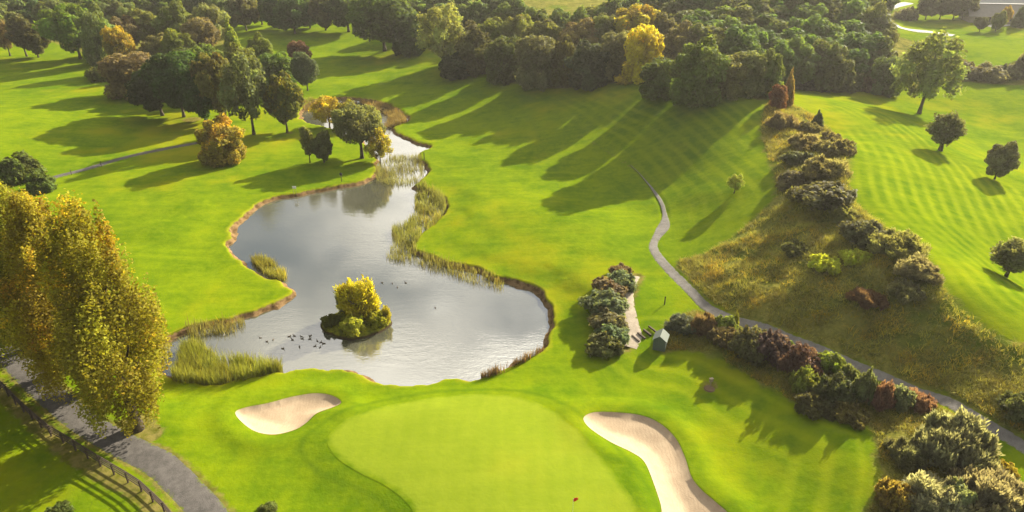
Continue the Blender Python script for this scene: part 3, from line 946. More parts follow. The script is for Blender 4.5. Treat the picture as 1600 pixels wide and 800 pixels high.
NAMES = {'tree': ('broadleaf_tree', 'tree'), 'poplar': ('poplar_tree', 'tree'), 'shrub': ('shrub', 'shrub'), 'hedge': ('hedge_shrub', 'shrub'), 'willow': ('willow_tree', 'tree')}
def plant(key, x, y, z, h, w, color, label, group=None, kind='tree', rz=None, fall=0.0):
    crown, trunk, H0, W0 = ARCH[key]
    name, cat = NAMES[kind]
    rz = random.uniform(0, 6.28) if rz is None else rz
    sxy, sz = w / W0, h / H0
    c4 = (color[0], color[1], color[2], 1.0 - fall)
    if trunk is None:
        o = obj(name, crown); o.location = (x, y, z); o.rotation_euler = (0, 0, rz); o.scale = (sxy, sxy, sz); o.color = c4
        return tag(o, label, cat, group)
    t = empty(name, (x, y, z), rz); t.scale = (sxy, sxy, sz)
    a = obj('stems' if key == 'feather' else 'trunk', trunk, None, t)
    b = obj('crown', crown, None, t); b.color = c4
    return tag(t, label, cat, group)

def put(key, px, base, top, wpx, color, label, group=None, kind='tree', fall=0.0, rz=None):
    """stands on the ground seen at (px, base) and reaches up to the row top"""
    x, y, z = at(px, base)
    if ARCH[key][1] is None:                       # a bush to the ground: its front edge is what is seen at base
        w = wpx * depth_of(x, y, z) / F
        k = (1 + .36 * w / math.hypot(x, y))
        x, y = x * k, y * k
        wpx *= 1.20
    z = float(ground_z(np.array([x]), np.array([y]))[0])
    h = height_for(x, y, z, top)
    w = wpx * depth_of(x, y, z + h * .5) / F
    if ARCH[key][1] is None:
        h = max(h * (.86 if 'border' in (group or '') else .72), .34 * w)
    return plant(key, x, y, z - .05, h, w, color, label, group, kind, rz, fall)

def put_top(key, px, top, h, wpx, color, label, group=None, kind='tree', fall=0.0, beyond=0.0):
    """a tree of known height whose tip is seen at (px, top); its foot is hidden"""
    x, y, z = at(px, top, h, beyond)
    w = wpx * depth_of(x, y, z + h * .5) / F
    return plant(key, x, y, z - .05, h, w, color, label, group, kind, None, fall)

# leaf colours
DK, DK2 = (.030, .054, .010), (.040, .066, .014)
MID, MID2, BRT = (.062, .098, .010), (.075, .105, .020), (.105, .150, .012)
OLV, OLV2 = (.084, .106, .018), (.060, .080, .020)
PALE, GREY = (.150, .175, .060), (.115, .125, .070)
YEL, GOLD = (.42, .33, .015), (.235, .160, .010)
BRN, RUST, RED = (.140, .100, .038), (.165, .085, .030), (.170, .045, .022)
# ------------------------------------------------------------------ trees and shrubs, one by one
G = 'poplars along the gravel track'
put('poplar0', 217, 668, 298, 190, (.150, .138, .007), 'nearest golden poplar, standing where the gravel track bends past the fence', G, 'poplar', .25)
put('poplar1', 140, 612, 286, 165, (.160, .132, .008), 'golden poplar second in the row along the track, just behind the nearest one', G, 'poplar', .28)
put('poplar2', 98, 580, 266, 150, (.130, .128, .008), 'olive gold poplar third in the row, its top against the bright lawn', G, 'poplar', .15)
put('poplar0', 48, 546, 244, 150, (.105, .112, .008), 'greener poplar fourth in the row, half cut off by the photo edge', G, 'poplar', .10)
put('poplar1', -6, 512, 236, 150, (.150, .120, .024), 'brownish poplar at the far end of the row, mostly outside the photo', G, 'poplar', .3)

# copse left of the upper pool
G = 'trees of the copse left of the pond'
put('round0', 254, 181, 96, 84, (.034, .046, .014), 'dark round tree at the left end of the copse, above the deep shadow', G)
put('round1', 288, 184, 84, 84, DK, 'dark tree with a leaning trunk in the middle left of the copse', G)
put('round2', 322, 191, 93, 64, DK, 'tall narrow dark tree in the middle of the copse', G)
put('round3', 349, 193, 78, 66, (.075, .072, .016), 'olive brown tree with a few yellow sprays right of the copse middle', G, fall=.18)
put('airy', 397, 210, 86, 84, (.072, .088, .030), 'grey green open tree at the right front of the copse', G)
put('round0', 449, 206, 108, 58, (.062, .070, .012), 'round tree with an orange crown top at the right end of the copse', G, fall=.38)
put('full0', 350, 253, 184, 72, (.160, .135, .012), 'low golden leaved tree alone at the end of the narrow path', None, fall=.42)
put('round1', 481, 142, 82, 40, (.060, .080, .036), 'small grey green tree with a bare straight trunk beside the upper pool', G)
put('full2', 440, 134, 80, 58, MID, 'rounded mid green tree behind the orange topped tree', G)
put('full1', 471, 112, 60, 36, (.105, .060, .034), 'small reddish brown tree behind the grey green one', G)
put('full0', 412, 122, 55, 44, (.080, .105, .012), 'green tree with a yellow rim left of the reddish brown tree', G)
put('spire', 369, 104, 24, 30, (.120, .150, .014), 'yellow green spire shaped tree standing above the copse', G)
put('full2', 335, 150, 66, 60, (.070, .095, .014), 'leafy green tree behind the middle of the copse', G)
put('full1', 300, 150, 72, 66, (.052, .072, .014), 'green tree behind the leaning dark tree', G)
put('full0', 385, 150, 72, 56, (.085, .100, .014), 'light green tree behind the grey green open tree', G)

G = 'mixed autumn trees behind the copse'
put('round3', 126, 92, 3, 86, (.075, .115, .010), 'big rounded mid green tree with two trunks on the far left lawn', None)
put('full0', 163, 100, 10, 52, (.095, .125, .032), 'pale green drooping tree right behind the big rounded tree', G)
put('full2', 197, 112, 38, 44, (.115, .108, .012), 'orange and yellow tree at the edge of the far left lawn', G, fall=.5)
put('shrub1', 166, 128, 88, 50, (.070, .080, .014), 'small leafy green bush tree at the left tip of the copse edge', G)
put('full1', 216, 150, 78, 92, (.118, .092, .034), 'wide brown dome of thin foliage left of the dark copse', G)
put('round0', 258, 108, 50, 62, (.100, .094, .028), 'greyish brown tree above the brown dome', G, fall=.12)
put('round2', 288, 112, 45, 50, (.092, .112, .012), 'yellow green tree above the dark copse', G, fall=.15)
put('round1', 318, 92, 28, 54, (.105, .088, .034), 'brown rounded tree behind the yellow green ones', G)
put('round3', 205, 80, 22, 50, (.098, .078, .034), 'brownish low dome behind the orange tree', G)
put('round0', 236, 76, 12, 58, (.105, .112, .022), 'olive domed tree behind the orange tree', G)
put('round2', 278, 78, 4, 54, (.080, .098, .016), 'tall olive green tree in the middle of the left wood', G)
put('round3', 332, 70, 2, 56, (.118, .130, .040), 'pale green tree beside the far shaded fairway', G)
put('airy', 16, 87, 33, 38, (.125, .095, .034), 'thin brownish tree at the left edge of the far lawn', None)
put('thin', 42, 88, 20, 36, (.080, .080, .024), 'slender tree with a thin trunk between the brownish and the dark round tree', None)
put('round2', 60, 89, 32, 42, (.058, .058, .014), 'dark round tree with a golden right rim on the far left lawn', None, fall=.22)
put('shrub2', 38, 285, 224, 66, (.062, .080, .014), 'rounded green bush behind the tops of the poplars', None, 'shrub')
put('shrub0', 68, 300, 256, 44, (.062, .084, .014), 'smaller green bush beside the path, right of the rounded one', None, 'shrub')

# beside the upper pool
G = 'trees between the two pools'
put('dome', 566, 247, 165, 84, (.098, .105, .034), 'broad domed grey green willow on the bank between the pools', G, 'willow')
put('thin', 485, 256, 196, 26, (.105, .115, .022), 'slender young tree, left of the pair in front of the willow', G)
put('round2', 507, 256, 204, 34, (.072, .080, .022), 'small dark bushy tree, right of the pair in front of the willow', G)
put('airy', 594, 252, 200, 46, (.190, .170, .014), 'small yellow leaved tree at the water edge right of the willow', G, fall=.3)
put('airy', 515, 197, 150, 52, (.255, .215, .012), 'low yellow tree leaning over the upper pool behind the willow', G, fall=.3)
put('airy', 545, 200, 158, 44, (.150, .150, .014), 'yellow green tree just behind the left side of the willow', G, fall=.25)

# the belt behind the middle fairway
G = 'trees of the belt behind the middle fairway'
put('round1', 601, 80, -12, 104, (.052, .076, .012), 'large dark green tree with a lit yellow green top at the head of the fairway', G, fall=.10)
put('round0', 545, 50, -18, 74, (.050, .068, .016), 'dark tree left of the large one with the lit top', G)
put('full2', 640, 84, 18, 56, (.040, .060, .014), 'dark tree between the large one and the pale one', G)
put('airy', 694, 108, 9, 88, (.150, .165, .040), 'pale yellow green tree standing forward of the belt', G)
put('full0', 712, 122, 82, 50, (.034, .046, .016), 'dark bush below the pale tree', G, 'shrub')
B = [
 ('full0', 745, 114, 46, 64, (.064, .066, .020), 'dark bushy tree with a brown top right of the pale tree'),
 ('full2', 788, 126, 54, 64, (.058, .070, .018), 'dark green bushy tree second right of the pale tree'),
 ('full1', 838, 136, 50, 66, (.085, .088, .038), 'dark rounded bush with a pale brown top on the fairway edge'),
 ('full0', 880, 134, 60, 44, (.066, .066, .014), 'narrow bush with yellow flecks between two dark rounded ones'),
 ('full0', 918, 137, 66, 66, (.044, .056, .026), 'dark grey green rounded bush left of the golden tree'),
 ('full2', 966, 124, 46, 60, (.098, .098, .042), 'grey leaved bush tree beside the golden tree'),
 ('full0', 1062, 112, 38, 70, (.115, .108, .046), 'pale brownish tree behind the golden tree'),
 ('full1', 1030, 152, 88, 66, (.064, .085, .016), 'dark green bush tree below the golden tree'),
 ('full0', 1085, 160, 62, 88, (.078, .108, .020), 'large rounded green tree at the foot of the knoll'),
 ('full2', 1130, 150, 82, 64, (.098, .100, .030), 'olive tree right of the large rounded green one'),
 ('full1', 1163, 147, 76, 60, (.100, .115, .036), 'olive tree with a pale lit top above the knoll'),
 ('full0', 1196, 150, 78, 46, (.084, .112, .026), 'rounded green tree at the right end of the belt'),
]
for k, px, b, t, w, c, lab in B:
    put(k, px, b, t, w, c, lab, G, 'tree' if k[0] in 'rf' else 'shrub')
put('full2', 1003, 126, 36, 66, (.290, .250, .010), 'bright golden yellow tree in the middle of the belt', G, fall=.12)
put('shrub1', 978, 132, 104, 34, (.30, .24, .014), 'low yellow bush under the golden tree', G, 'shrub')
put('shrub3', 1216, 158, 118, 22, (.150, .185, .014), 'small bright yellow green bush ending the belt by the red shrub', G, 'shrub')
put('full1', 1214, 168, 130, 28, (.130, .062, .030), 'small rust red tree at the top of the ridge hedge', None)
put('spire', 1229, 164, 104, 18, (.170, .125, .032), 'slim golden upright tree right behind the rust red one', None)
R2 = [
 (728, 30, 11, 62, (.078, .076, .022), 'brownish tree in the second row, right behind the pale tree', 0), (770, 24, 11, 60, (.098, .112, .016), 'yellow green tree in the second row above the dark bushes', .1),
 (812, 20, 11, 58, (.110, .120, .020), 'light green tree in the second row above the pale brown topped bush', .12), (850, 28, 10, 54, (.092, .096, .018), 'olive tree in the second row left of the buff topped tree', .1),
 (905, 30, 10, 62, (.130, .105, .034), 'buff topped tree in the second row', 0), (946, 18, 11, 58, (.100, .115, .028), 'light green tree in the second row left of the yellow olive one', 0),
 (1002, 4, 13, 78, (.195, .170, .018), 'large yellow olive tree behind the golden one', .25), (1045, 22, 11, 50, (.080, .078, .026), 'brown tree behind the right side of the golden one', 0),
]
for px, t, h, w, c, lab, fl in R2:
    put_top('round%d' % random.randrange(4), px, t, h, w, c, lab, G, fall=fl, beyond=150)
# rows behind, which read as one wood
lab = 'tree crown in the back rows of the wood behind the middle belt'
for px, t in ((690, -6), (716, 8), (742, 2), (760, -8), (786, 4), (815, 0), (838, 8), (795, -12), (720, -16), (668, -10), (645, -4), (930, 4), (955, -4), (985, -8), (1015, -14), (905, 10), (876, 12)):
    put_top('far%d' % random.randrange(3), px, t, random.uniform(9, 12), random.uniform(44, 60), random.choice((OLV, MID2, (.105, .115, .022), OLV2)), lab, 'back rows of the middle wood', fall=random.choice((0, 0, .15)), beyond=170)
lab = 'dark tree in the row closing the far end of the shaded fairway'
for px, t in ((350, -4), (375, -12), (402, -10), (428, -14), (452, -12), (478, -8), (502, -14), (520, -22)):
    put_top('far%d' % random.randrange(3), px, t, random.uniform(11, 14), random.uniform(42, 54), random.choice((OLV2, DK2, (.075, .072, .022))), lab, 'dark row at the end of the shaded fairway')
lab = 'dark tree in the wood along the upper left edge'
for px, t in ((-10, 2), (18, -4), (44, 0), (72, -6), (96, 2), (150, -10), (176, -4), (200, -12), (228, -14), (255, -18), (300, -18), (322, -22), (-30, 10), (110, -14), (60, -22), (20, -24)):
    put_top('far%d' % random.randrange(3), px, t, random.uniform(10, 13), random.uniform(44, 58), random.choice((OLV2, MID2, (.070, .085, .020), DK2, OLV)), lab, 'upper left wood', fall=random.choice((0, 0, .12)))
# shaded wood on the hillside
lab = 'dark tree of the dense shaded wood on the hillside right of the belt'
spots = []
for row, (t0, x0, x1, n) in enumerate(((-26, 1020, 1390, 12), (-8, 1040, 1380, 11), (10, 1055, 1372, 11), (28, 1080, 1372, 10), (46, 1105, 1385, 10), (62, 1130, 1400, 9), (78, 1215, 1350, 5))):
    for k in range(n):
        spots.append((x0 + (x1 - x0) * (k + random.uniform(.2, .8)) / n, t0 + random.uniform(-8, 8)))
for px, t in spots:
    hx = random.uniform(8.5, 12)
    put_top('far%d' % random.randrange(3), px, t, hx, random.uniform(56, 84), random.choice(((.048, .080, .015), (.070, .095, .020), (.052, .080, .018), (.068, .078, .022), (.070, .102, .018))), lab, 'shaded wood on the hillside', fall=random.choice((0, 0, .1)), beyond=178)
put('shrub2', 1265, 142, 108, 54, (.050, .055, .024), 'dark bush at the foot of the shaded wood, behind the red tree', 'bushes at the foot of the shaded wood', 'shrub')
put('shrub0', 1312, 146, 80, 60, (.062, .068, .026), 'dark brown topped bush at the foot of the shaded wood', 'bushes at the foot of the shaded wood', 'shrub')
put('shrub1', 1356, 146, 104, 36, (.095, .080, .040), 'brownish bush left of the large airy tree', 'bushes at the foot of the shaded wood', 'shrub')
put('full2', 1380, 148, 86, 52, (.070, .092, .024), 'green tree tucked behind the left side of the large airy tree', 'bushes at the foot of the shaded wood')
put('full0', 1352, 80, 6, 54, (.105, .125, .024), 'lit yellow green tree by the bend of the pale road', None)
put('full1', 1372, 96, 40, 44, (.110, .120, .028), 'olive bush tree below the bend of the pale road', None)

# right hand lawns
put('airy', 1436, 178, 52, 106, (.115, .140, .034), 'large airy tree with a dark straight trunk on the lawn beyond the ridge', None, fall=.05)
put('vase', 1469, 237, 178, 54, (.075, .082, .032), 'dark vase shaped small tree on the crest of the striped lawn, left of the three', 'three small trees on the striped lawn')
put('round2', 1554, 280, 222, 44, (.092, .094, .038), 'small round headed tree farther along the crest of the striped lawn', 'three small trees on the striped lawn')
put('vase', 1572, 433, 376, 64, (.100, .108, .042), 'small bushy tree low on the striped lawn, nearest of the three', 'three small trees on the striped lawn')
G = 'scrub between the two right hand lawns'
for k, px, b, t, w, c, lab2 in (('shrub1', 1500, 124, 84, 54, (.088, .080, .038), 'brownish scrub bush right of the large airy tree'), ('shrub2', 1536, 128, 90, 56, (.105, .098, .040), 'pale scrub bush in the middle of the scrub line'),
    ('shrub0', 1572, 126, 88, 46, (.080, .080, .036), 'dark scrub bush right of the pale one'), ('shrub3', 1599, 124, 62, 42, (.066, .066, .032), 'tall dark scrub bush at the right photo edge'), ('shrub2', 1478, 104, 72, 40, (.084, .080, .032), 'low scrub bush below the end of the pale road')):
    put(k, px, b, t, w, c, lab2, G, 'shrub')
G = 'small trees on the far meadow'
put('round1', 1530, 50, 27, 20, (.052, .058, .022), 'small dark round tree on the far meadow, left of the others', G)
put('round2', 1555, 49, 17, 21, (.095, .110, .030), 'small green tree on the far meadow in front of the long roof', G)
put('round0', 1566, 42, 7, 17, (.235, .165, .030), 'small orange tree in front of the long roof', G)
put('spire', 1590, 43, 0, 20, (.062, .082, .030), 'narrow green tree at the right end of the long roof', G)
put('shrub1', 1415, 32, 1, 34, (.098, .094, .040), 'rounded bush inside the bend of the pale road', None, 'shrub')
G = 'dark hedge trees behind the far meadow'
for px, lab2 in ((1446, 'dark hedge tree at the left end of the hedge above the far meadow'), (1468, 'dark hedge tree second from the left above the far meadow'), (1489, 'dark hedge tree third from the left above the far meadow'), (1503, 'dark hedge tree at the gable of the long roofed building')):
    put('far1', px, 30, -12, 34, (.060, .062, .026), lab2, G)

# ridge hedge on the bank
G = 'bushes of the rough bank'
RB = [
 ('twiggy', 1222, 204, 160, 46, (.098, .080, .040), 'brownish bush below the rust red tree'),
 ('spire', 1276, 198, 170, 18, (.040, .050, .020), 'small dark conical bush on the bank top'),
 ('scrub', 1262, 208, 186, 36, (.072, .066, .028), 'low dark bush left of the small conical one'),
 ('twiggy1', 1256, 236, 210, 52, (.105, .090, .044), 'brown twiggy bush below the small conical one'),
 ('scrub', 1297, 222, 207, 30, (.070, .062, .032), 'low purple brown bush on the upper lawn edge'),
 ('scrub', 1304, 244, 218, 56, (.088, .080, .034), 'olive brown bush on the lawn edge below the low purple one'),
 ('shrub0', 1246, 262, 234, 50, (.052, .058, .020), 'dark bush on the lower side of the bank top'),
 ('twiggy1', 1285, 284, 240, 72, (.096, .088, .040), 'wide olive brown bush in the middle of the ridge hedge'),
 ('shrub2', 1240, 296, 258, 52, (.074, .066, .030), 'dark bush left of the wide olive brown one'),
 ('scrub', 1255, 320, 286, 50, (.094, .090, .022), 'yellowish bush under the dark one on the bank'),
 ('shrub1', 1290, 338, 292, 86, (.064, .062, .028), 'large dark bush overhanging the bank'),
 ('scrub', 1318, 348, 316, 44, (.098, .100, .034), 'small green bush right of the large dark one'),
 ('shrub3', 1345, 386, 330, 62, (.058, .058, .026), 'dark bush at the edge of the striped lawn'),
 ('twiggy', 1392, 412, 352, 84, (.110, .112, .040), 'large feathery olive bush at the edge of the striped lawn'),
 ('twiggy1', 1424, 450, 404, 70, (.112, .102, .058), 'grey twiggy bush below the feathery olive one'),
 ('scrub', 1284, 432, 402, 46, (.190, .210, .016), 'bright yellow green bush low on the rough bank, left of the pair'),
 ('scrub', 1335, 418, 393, 44, (.180, .200, .016), 'bright yellow green bush on the rough bank, right of the pair'),
 ('twiggy', 1350, 492, 462, 56, (.082, .050, .032), 'dark reddish bramble patch on the rough bank'),
 ('scrub', 1405, 482, 448, 52, (.078, .078, .036), 'greyish bramble mound right above the reddish patch'),
 ('scrub', 1240, 402, 386, 40, (.058, .062, .022), 'small dark mound of bramble on the rough bank'),
 ('airy', 1147, 302, 272, 30, (.140, .165, .020), 'small thin sapling on the striped slope'),
 ('scrub', 1590, 664, 622, 70, (.058, .066, .022), 'dark mound of scrub above the path at the right photo edge'),
]
for k, px, b, t, w, c, lab2 in RB:
    put(k, px, b, t, w, tuple(1.3 * v for v in c), lab2, G, 'tree' if k == 'airy' else 'shrub')

# clipped hedge
G = 'clipped hedge by the short gravel path'
for k, px, b, t, w, c, fl, lab2 in (
   ('shrub0', 968, 436, 405, 38, (.115, .082, .040), .2, 'topmost small hedge shrub with brown flower heads'),
   ('shrub3', 968, 456, 414, 46, (.100, .125, .062), 0, 'grey green hedge shrub second from the top'),
   ('shrub1', 950, 468, 426, 56, (.120, .092, .046), .15, 'reddish brown hedge shrub third from the top'),
   ('shrub2', 945, 500, 446, 66, (.098, .118, .056), .08, 'wide green hedge shrub in the middle of the row'),
   ('shrub0', 949, 526, 474, 66, (.108, .100, .046), .2, 'green hedge shrub with red brown flower heads below the middle'),
   ('shrub3', 956, 546, 498, 50, (.092, .122, .060), 0, 'grey green hedge shrub second from the near end'),
   ('shrub1', 945, 560, 514, 56, (.088, .094, .030), .15, 'rounded dark green shrub at the near end of the clipped hedge')):
    put(k, px, b, t, w, c, lab2, G, 'hedge', fl)

# shrub border on the right
G = 'shrub border along the bank path'
SB = [
 ('shrub2', 1062, 528, 490, 46, (.080, .088, .050), 0, 'grey green shrub leaning behind the small hut'),
 ('twiggy1', 1096, 530, 483, 44, (.115, .078, .042), 0, 'brown twiggy shrub right of the hut'),
 ('shrub0', 1128, 528, 487, 40, (.105, .130, .020), 0, 'fresh green shrub where the border meets the path'),
 ('spire', 1148, 512, 483, 11, (.190, .190, .016), 0, 'tiny yellow sapling beside the path'),
 ('scrub', 1132, 548, 522, 50, (.098, .080, .040), 0, 'low brown mound in front of the fresh green shrub'),
 ('shrub1', 1168, 564, 504, 62, (.075, .075, .030), .16, 'dark shrub with an orange flecked top'),
 ('shrub3', 1202, 568, 512, 56, (.070, .046, .044), 0, 'dark purple shrub in the middle of the border'),
 ('shrub0', 1224, 562, 528, 34, (.095, .128, .020), 0, 'small green shrub right of the dark purple one'),
 ('shrub2', 1244, 592, 531, 54, (.088, .052, .042), .06, 'purple brown shrub right of the small green one'),
 ('shrub1', 1288, 590, 543, 46, (.120, .150, .020), 0, 'bright green shrub beside the path'),
 ('shrub3', 1252, 618, 568, 44, (.105, .122, .018), 0, 'yellow green shrub on the lawn side of the border'),
 ('shrub2', 1300, 634, 580, 52, (.060, .068, .026), 0, 'dark green shrub below the bright green one'),
 ('shrub0', 1322, 612, 564, 38, (.098, .112, .034), .12, 'green shrub with orange berries beside the path'),
 ('shrub1', 1345, 632, 568, 34, (.100, .115, .044), .0, 'pale green shrub left of the pinkish brown one'),
 ('twiggy', 1370, 640, 586, 42, (.150, .085, .062), 0, 'pinkish brown shrub near the right end of the border'),
 ('shrub3', 1400, 642, 594, 42, (.112, .126, .062), 0, 'pale grey green shrub between the two pinkish ones'),
 ('twiggy1', 1432, 642, 608, 48, (.155, .088, .068), 0, 'pinkish brown twiggy shrub at the right end of the border'),
 ('scrub', 1270, 652, 618, 60, (.068, .066, .030), 0, 'low dark bramble mound at the edge of the shaded lawn'),
 ('scrub', 1325, 662, 634, 52, (.095, .085, .030), 0, 'low brown bramble mound at the edge of the shaded lawn'),
 ('twiggy', 1478, 734, 642, 116, (.155, .158, .095), 0, 'large grey twiggy shrub below the end of the border'),
 ('twiggy1', 1412, 730, 684, 66, (.098, .100, .052), 0, 'dark twiggy shrub left of the large grey one'),
 ('twiggy1', 1448, 812, 742, 104, (.175, .172, .115), 0, 'silvery grey shrub at the lower photo edge'),
 ('twiggy', 1535, 812, 730, 118, (.160, .145, .095), 0, 'large brownish grey shrub at the lower right'),
 ('shrub0', 1484, 806, 742, 58, (.150, .170, .080), 0, 'pale leafy shrub between the two large grey ones'),
 ('scrub', 1392, 800, 752, 56, (.165, .125, .030), 0, 'tawny low scrub at the corner of the shaded lawn'),
 ('scrub', 1566, 742, 722, 34, (.200, .160, .020), .0, 'small yellow tuft beside the path at the lower right'),
]
for k, px, b, t, w, c, fl, lab2 in SB:
    put(k, px, b, t, w, c, lab2, G, 'shrub', fl)
put('shrub1', 95, 812, 786, 42, (.058, .075, .014), 'small round bush at the lower left photo edge', None, 'shrub')
put('shrub2', 420, 806, 789, 30, (.075, .090, .016), 'small green bush at the bottom photo edge', None, 'shrub')

# island plants
ix, iy, iz = at(562, 494)
iz = float(island_z(np.array([ix]), np.array([iy]))[0])
plant('feather', ix, iy, iz - .1, height_for(ix, iy, iz, 438), 62 * depth_of(ix, iy, iz + 2) / F, (.25, .225, .010), 'feathery yellow bush on top of the island', 'plants on the island', 'shrub', 0.0, .25)
for px, py, t, w, c, lab2, key in ((540, 486, 452, 26, (.150, .165, .085), 'pale grey green bush behind the yellow island bush', 'feather'), (552, 515, 492, 50, (.215, .225, .016), 'bright yellow green plant on the near side of the island', 'shrub0'),
    (590, 505, 486, 40, (.180, .185, .016), 'yellow green tuft on the right side of the island', 'scrub'), (604, 500, 478, 22, (.190, .170, .020), 'thin yellow plant overhanging the water on the right of the island', 'feather'),
    (518, 505, 492, 34, (.075, .082, .014), 'dark green tuft on the left side of the island', 'scrub'), (560, 488, 476, 50, (.085, .085, .012), 'olive tuft at the foot of the yellow island bush', 'scrub')):
    x, y, z = at(px, py)
    z = float(island_z(np.array([x]), np.array([y]))[0])
    plant(key, x, y, z - .12, max(height_for(x, y, z, t), .5), w * depth_of(x, y, z) / F, c, lab2, 'plants on the island', 'shrub')
# ------------------------------------------------------------------ reeds and rough grass
def blades(name, pos, h, w, color, seed, lean=.25, tip=.12, fall=0.0, label='', kind='stuff', n=1):
    """many single blades: tapering, bent, two faces each"""
    r = np.random.default_rng(seed)
    p = np.repeat(np.asarray(pos, float), n, 0)
    m = len(p)
    p[:, :2] += r.normal(0, .06 if n > 1 else 0.0, (m, 2))
    hh = h * r.uniform(.55, 1.3, m)
    a = r.uniform(0, 6.28, m)
    s = np.stack([np.cos(a), np.sin(a), np.zeros(m)], -1) * (w * r.uniform(.6, 1.4, m))[:, None] * .5
    l = np.stack([r.normal(0, lean, m), r.normal(0, lean, m), np.zeros(m)], -1) * hh[:, None]
    up = np.array([0, 0, 1.0]) * hh[:, None]
    mid, top = p + up * .55 + l * .35, p + up * (1 - .3 * lean) + l
    v = np.stack([p - s, p + s, mid + s * .8, mid - s * .8, top + s * tip, top - s * tip], 1).reshape(-1, 3)
    b = np.arange(m) * 6
    f = np.stack([b, b + 1, b + 2, b + 3, b + 3, b + 2, b + 4, b + 5], 1).reshape(-1)
    me = mesh_np(name, v, f, 4)
    cl = vnoise(p[:, 0], p[:, 1], .8, seed) + .5
    attr(me, 'var', np.repeat(np.clip(.5 * cl + .5 * r.random(m), 0, 1), 2), 'FACE')
    attr(me, 'tone', np.repeat(np.clip(.6 * (vnoise(p[:, 0], p[:, 1], .5, seed + 5) + .5) + .4 * r.random(m), 0, 1), 2), 'FACE')
    o = obj(name, me, M_LEAF)
    o.color = (*color, 1 - fall)
    return tag(o, label, None, None, kind)

def scatter(P, n, seed, edge=0.0, clump=.35):
    r = np.random.default_rng(seed)
    lo, hi = P.min(0), P.max(0)
    q = np.stack([r.uniform(lo[0], hi[0], n * 4), r.uniform(lo[1], hi[1], n * 4)], -1)
    d = sdf(P, q[:, 0], q[:, 1], 20.0)
    ok = d < edge
    if clump: ok &= (fbm(q[:, 0], q[:, 1], .5, seed, 2) + r.uniform(-.35, .35, len(q))) > -clump
    return q[ok][:n]

BEDS = [
 ([(280,545),(288,533),(305,528),(330,545),(360,556),(400,560),(430,566),(440,576),(400,588),(380,594),(335,599),(300,596),(270,590)], 3200, 1.6, (.112, .118, .018), .15, 'tall green gold reeds at the near left corner of the pond'),
 ([(652,288),(690,300),(695,322),(680,344),(658,364),(650,378),(622,366),(612,350),(636,340),(648,318)], 2600, 1.2, (.120, .125, .032), .15, 'olive reeds filling the small bay on the right shore'),
 ([(612,352),(622,362),(648,378),(655,390),(700,404),(706,412),(660,408),(630,404),(604,398),(612,375)], 700, 1.0, (.120, .118, .034), .10, 'reeds standing in the water below the small bay'),
 ([(660,398),(720,410),(770,424),(788,436),(778,444),(740,436),(700,424),(660,412)], 480, .95, (.120, .112, .030), .15, 'thin line of reeds along the right shore'),
 ([(588,262),(600,246),(628,240),(655,244),(662,262),(656,276),(630,284),(600,283),(588,276)], 1500, 1.0, (.115, .115, .040), .15, 'reeds in the narrow neck between the two pools'),
 ([(392,404),(412,400),(440,416),(447,430),(436,436),(412,424)], 1100, 1.1, (.125, .120, .024), .2, 'reed tuft on the left shore point'),
 ([(560,154),(605,162),(628,176),(636,190),(616,198),(600,196),(606,180),(580,166)], 2600, 1.1, (.110, .082, .034), .2, 'brown rushes round the upper pool'),
 ([(470,160),(500,154),(540,153),(560,157),(540,161),(500,163),(480,170)], 1300, .9, (.100, .078, .034), .2, 'brown rushes along the far edge of the upper pool'),
 ([(290,508),(330,502),(376,496),(378,506),(350,518),(330,516),(300,522)], 420, 1.0, (.120, .110, .036), .15, 'thin reeds below the left lawn'),
 ([(755,584),(800,570),(835,552),(846,544),(846,549),(800,577),(760,590)], 620, .75, (.085, .055, .028), .1, 'dark rushes along the near right shore'),
]
for i, (pix, n, h, c, fl, lab) in enumerate(BEDS):
    P = world_poly(pix, True, 3)
    q = scatter(P, n, 300 + i, 0.0, .22)
    z = np.maximum(ground_z(q[:, 0], q[:, 1]), WATER_Z - .4)
    blades('reed_bed', np.column_stack([q, z - .05]), h + .2, .055, c, 320 + i, .14, .25, fl, lab, n=2)

def rough_tufts(P, n, seed, color, h, label, fall):
    q = scatter(P, n, seed, -.2, .10)
    dk = np.full(len(q), 9.0)
    for key, R in ROADS: dk = np.minimum(dk, road_dist(R, q[:, 0], q[:, 1]) - HALF[key] - .25)
    q = q[dk > 0]
    blades('rough_grass', np.column_stack([q, ground_z(q[:, 0], q[:, 1]) - .05]), h, .05, color, seed + 1, .65, .2, fall, label, n=3)
rough_tufts(ROUGHS[0], 26000, 401, (.155, .145, .026), .55, 'tawny uncut grass covering the bank above the path', .3)
rough_tufts(ROUGHS[1], 12000, 405, (.135, .125, .024), .5, 'uncut grass between the shrub border and the shaded lawn', .25)

# ------------------------------------------------------------------ paint and timber
def plain(name, col, rough=.7, var=.25, scale=6.0):
    m, nt, _, _ = new_mat(name); g = NG(nt)
    n = g.noise(scale, 4, .65, g.pos())
    c = g.mix(n, tuple(k * (1 - var) for k in col), tuple(k * (1 + var) for k in col))
    g.out(g.bsdf(c, rough, g.bump(n, .25, .03), .25).outputs[0]); return m
M_WOOD = plain('weathered_timber', (.075, .055, .040), .85, .45)
M_PALEWOOD = plain('pale_timber', (.28, .22, .15), .85, .3)
M_WHITE = plain('white_paint', (.75, .75, .73), .5, .06)
M_HUT = plain('grey_green_boards', (.10, .125, .105), .7, .18, 4.0)
M_HUTROOF = plain('grey_green_roof', (.12, .14, .115), .75, .15, 5.0)
M_RED = plain('red_cloth', (.62, .028, .015), .6, .1)
M_DARK = plain('dark_paint', (.03, .032, .03), .6, .2)
M_EARTH = plain('worn_earth', (.13, .085, .045), .95, .4, 2.0)

def gz(x, y): return float(ground_z(np.array([x]), np.array([y]))[0])

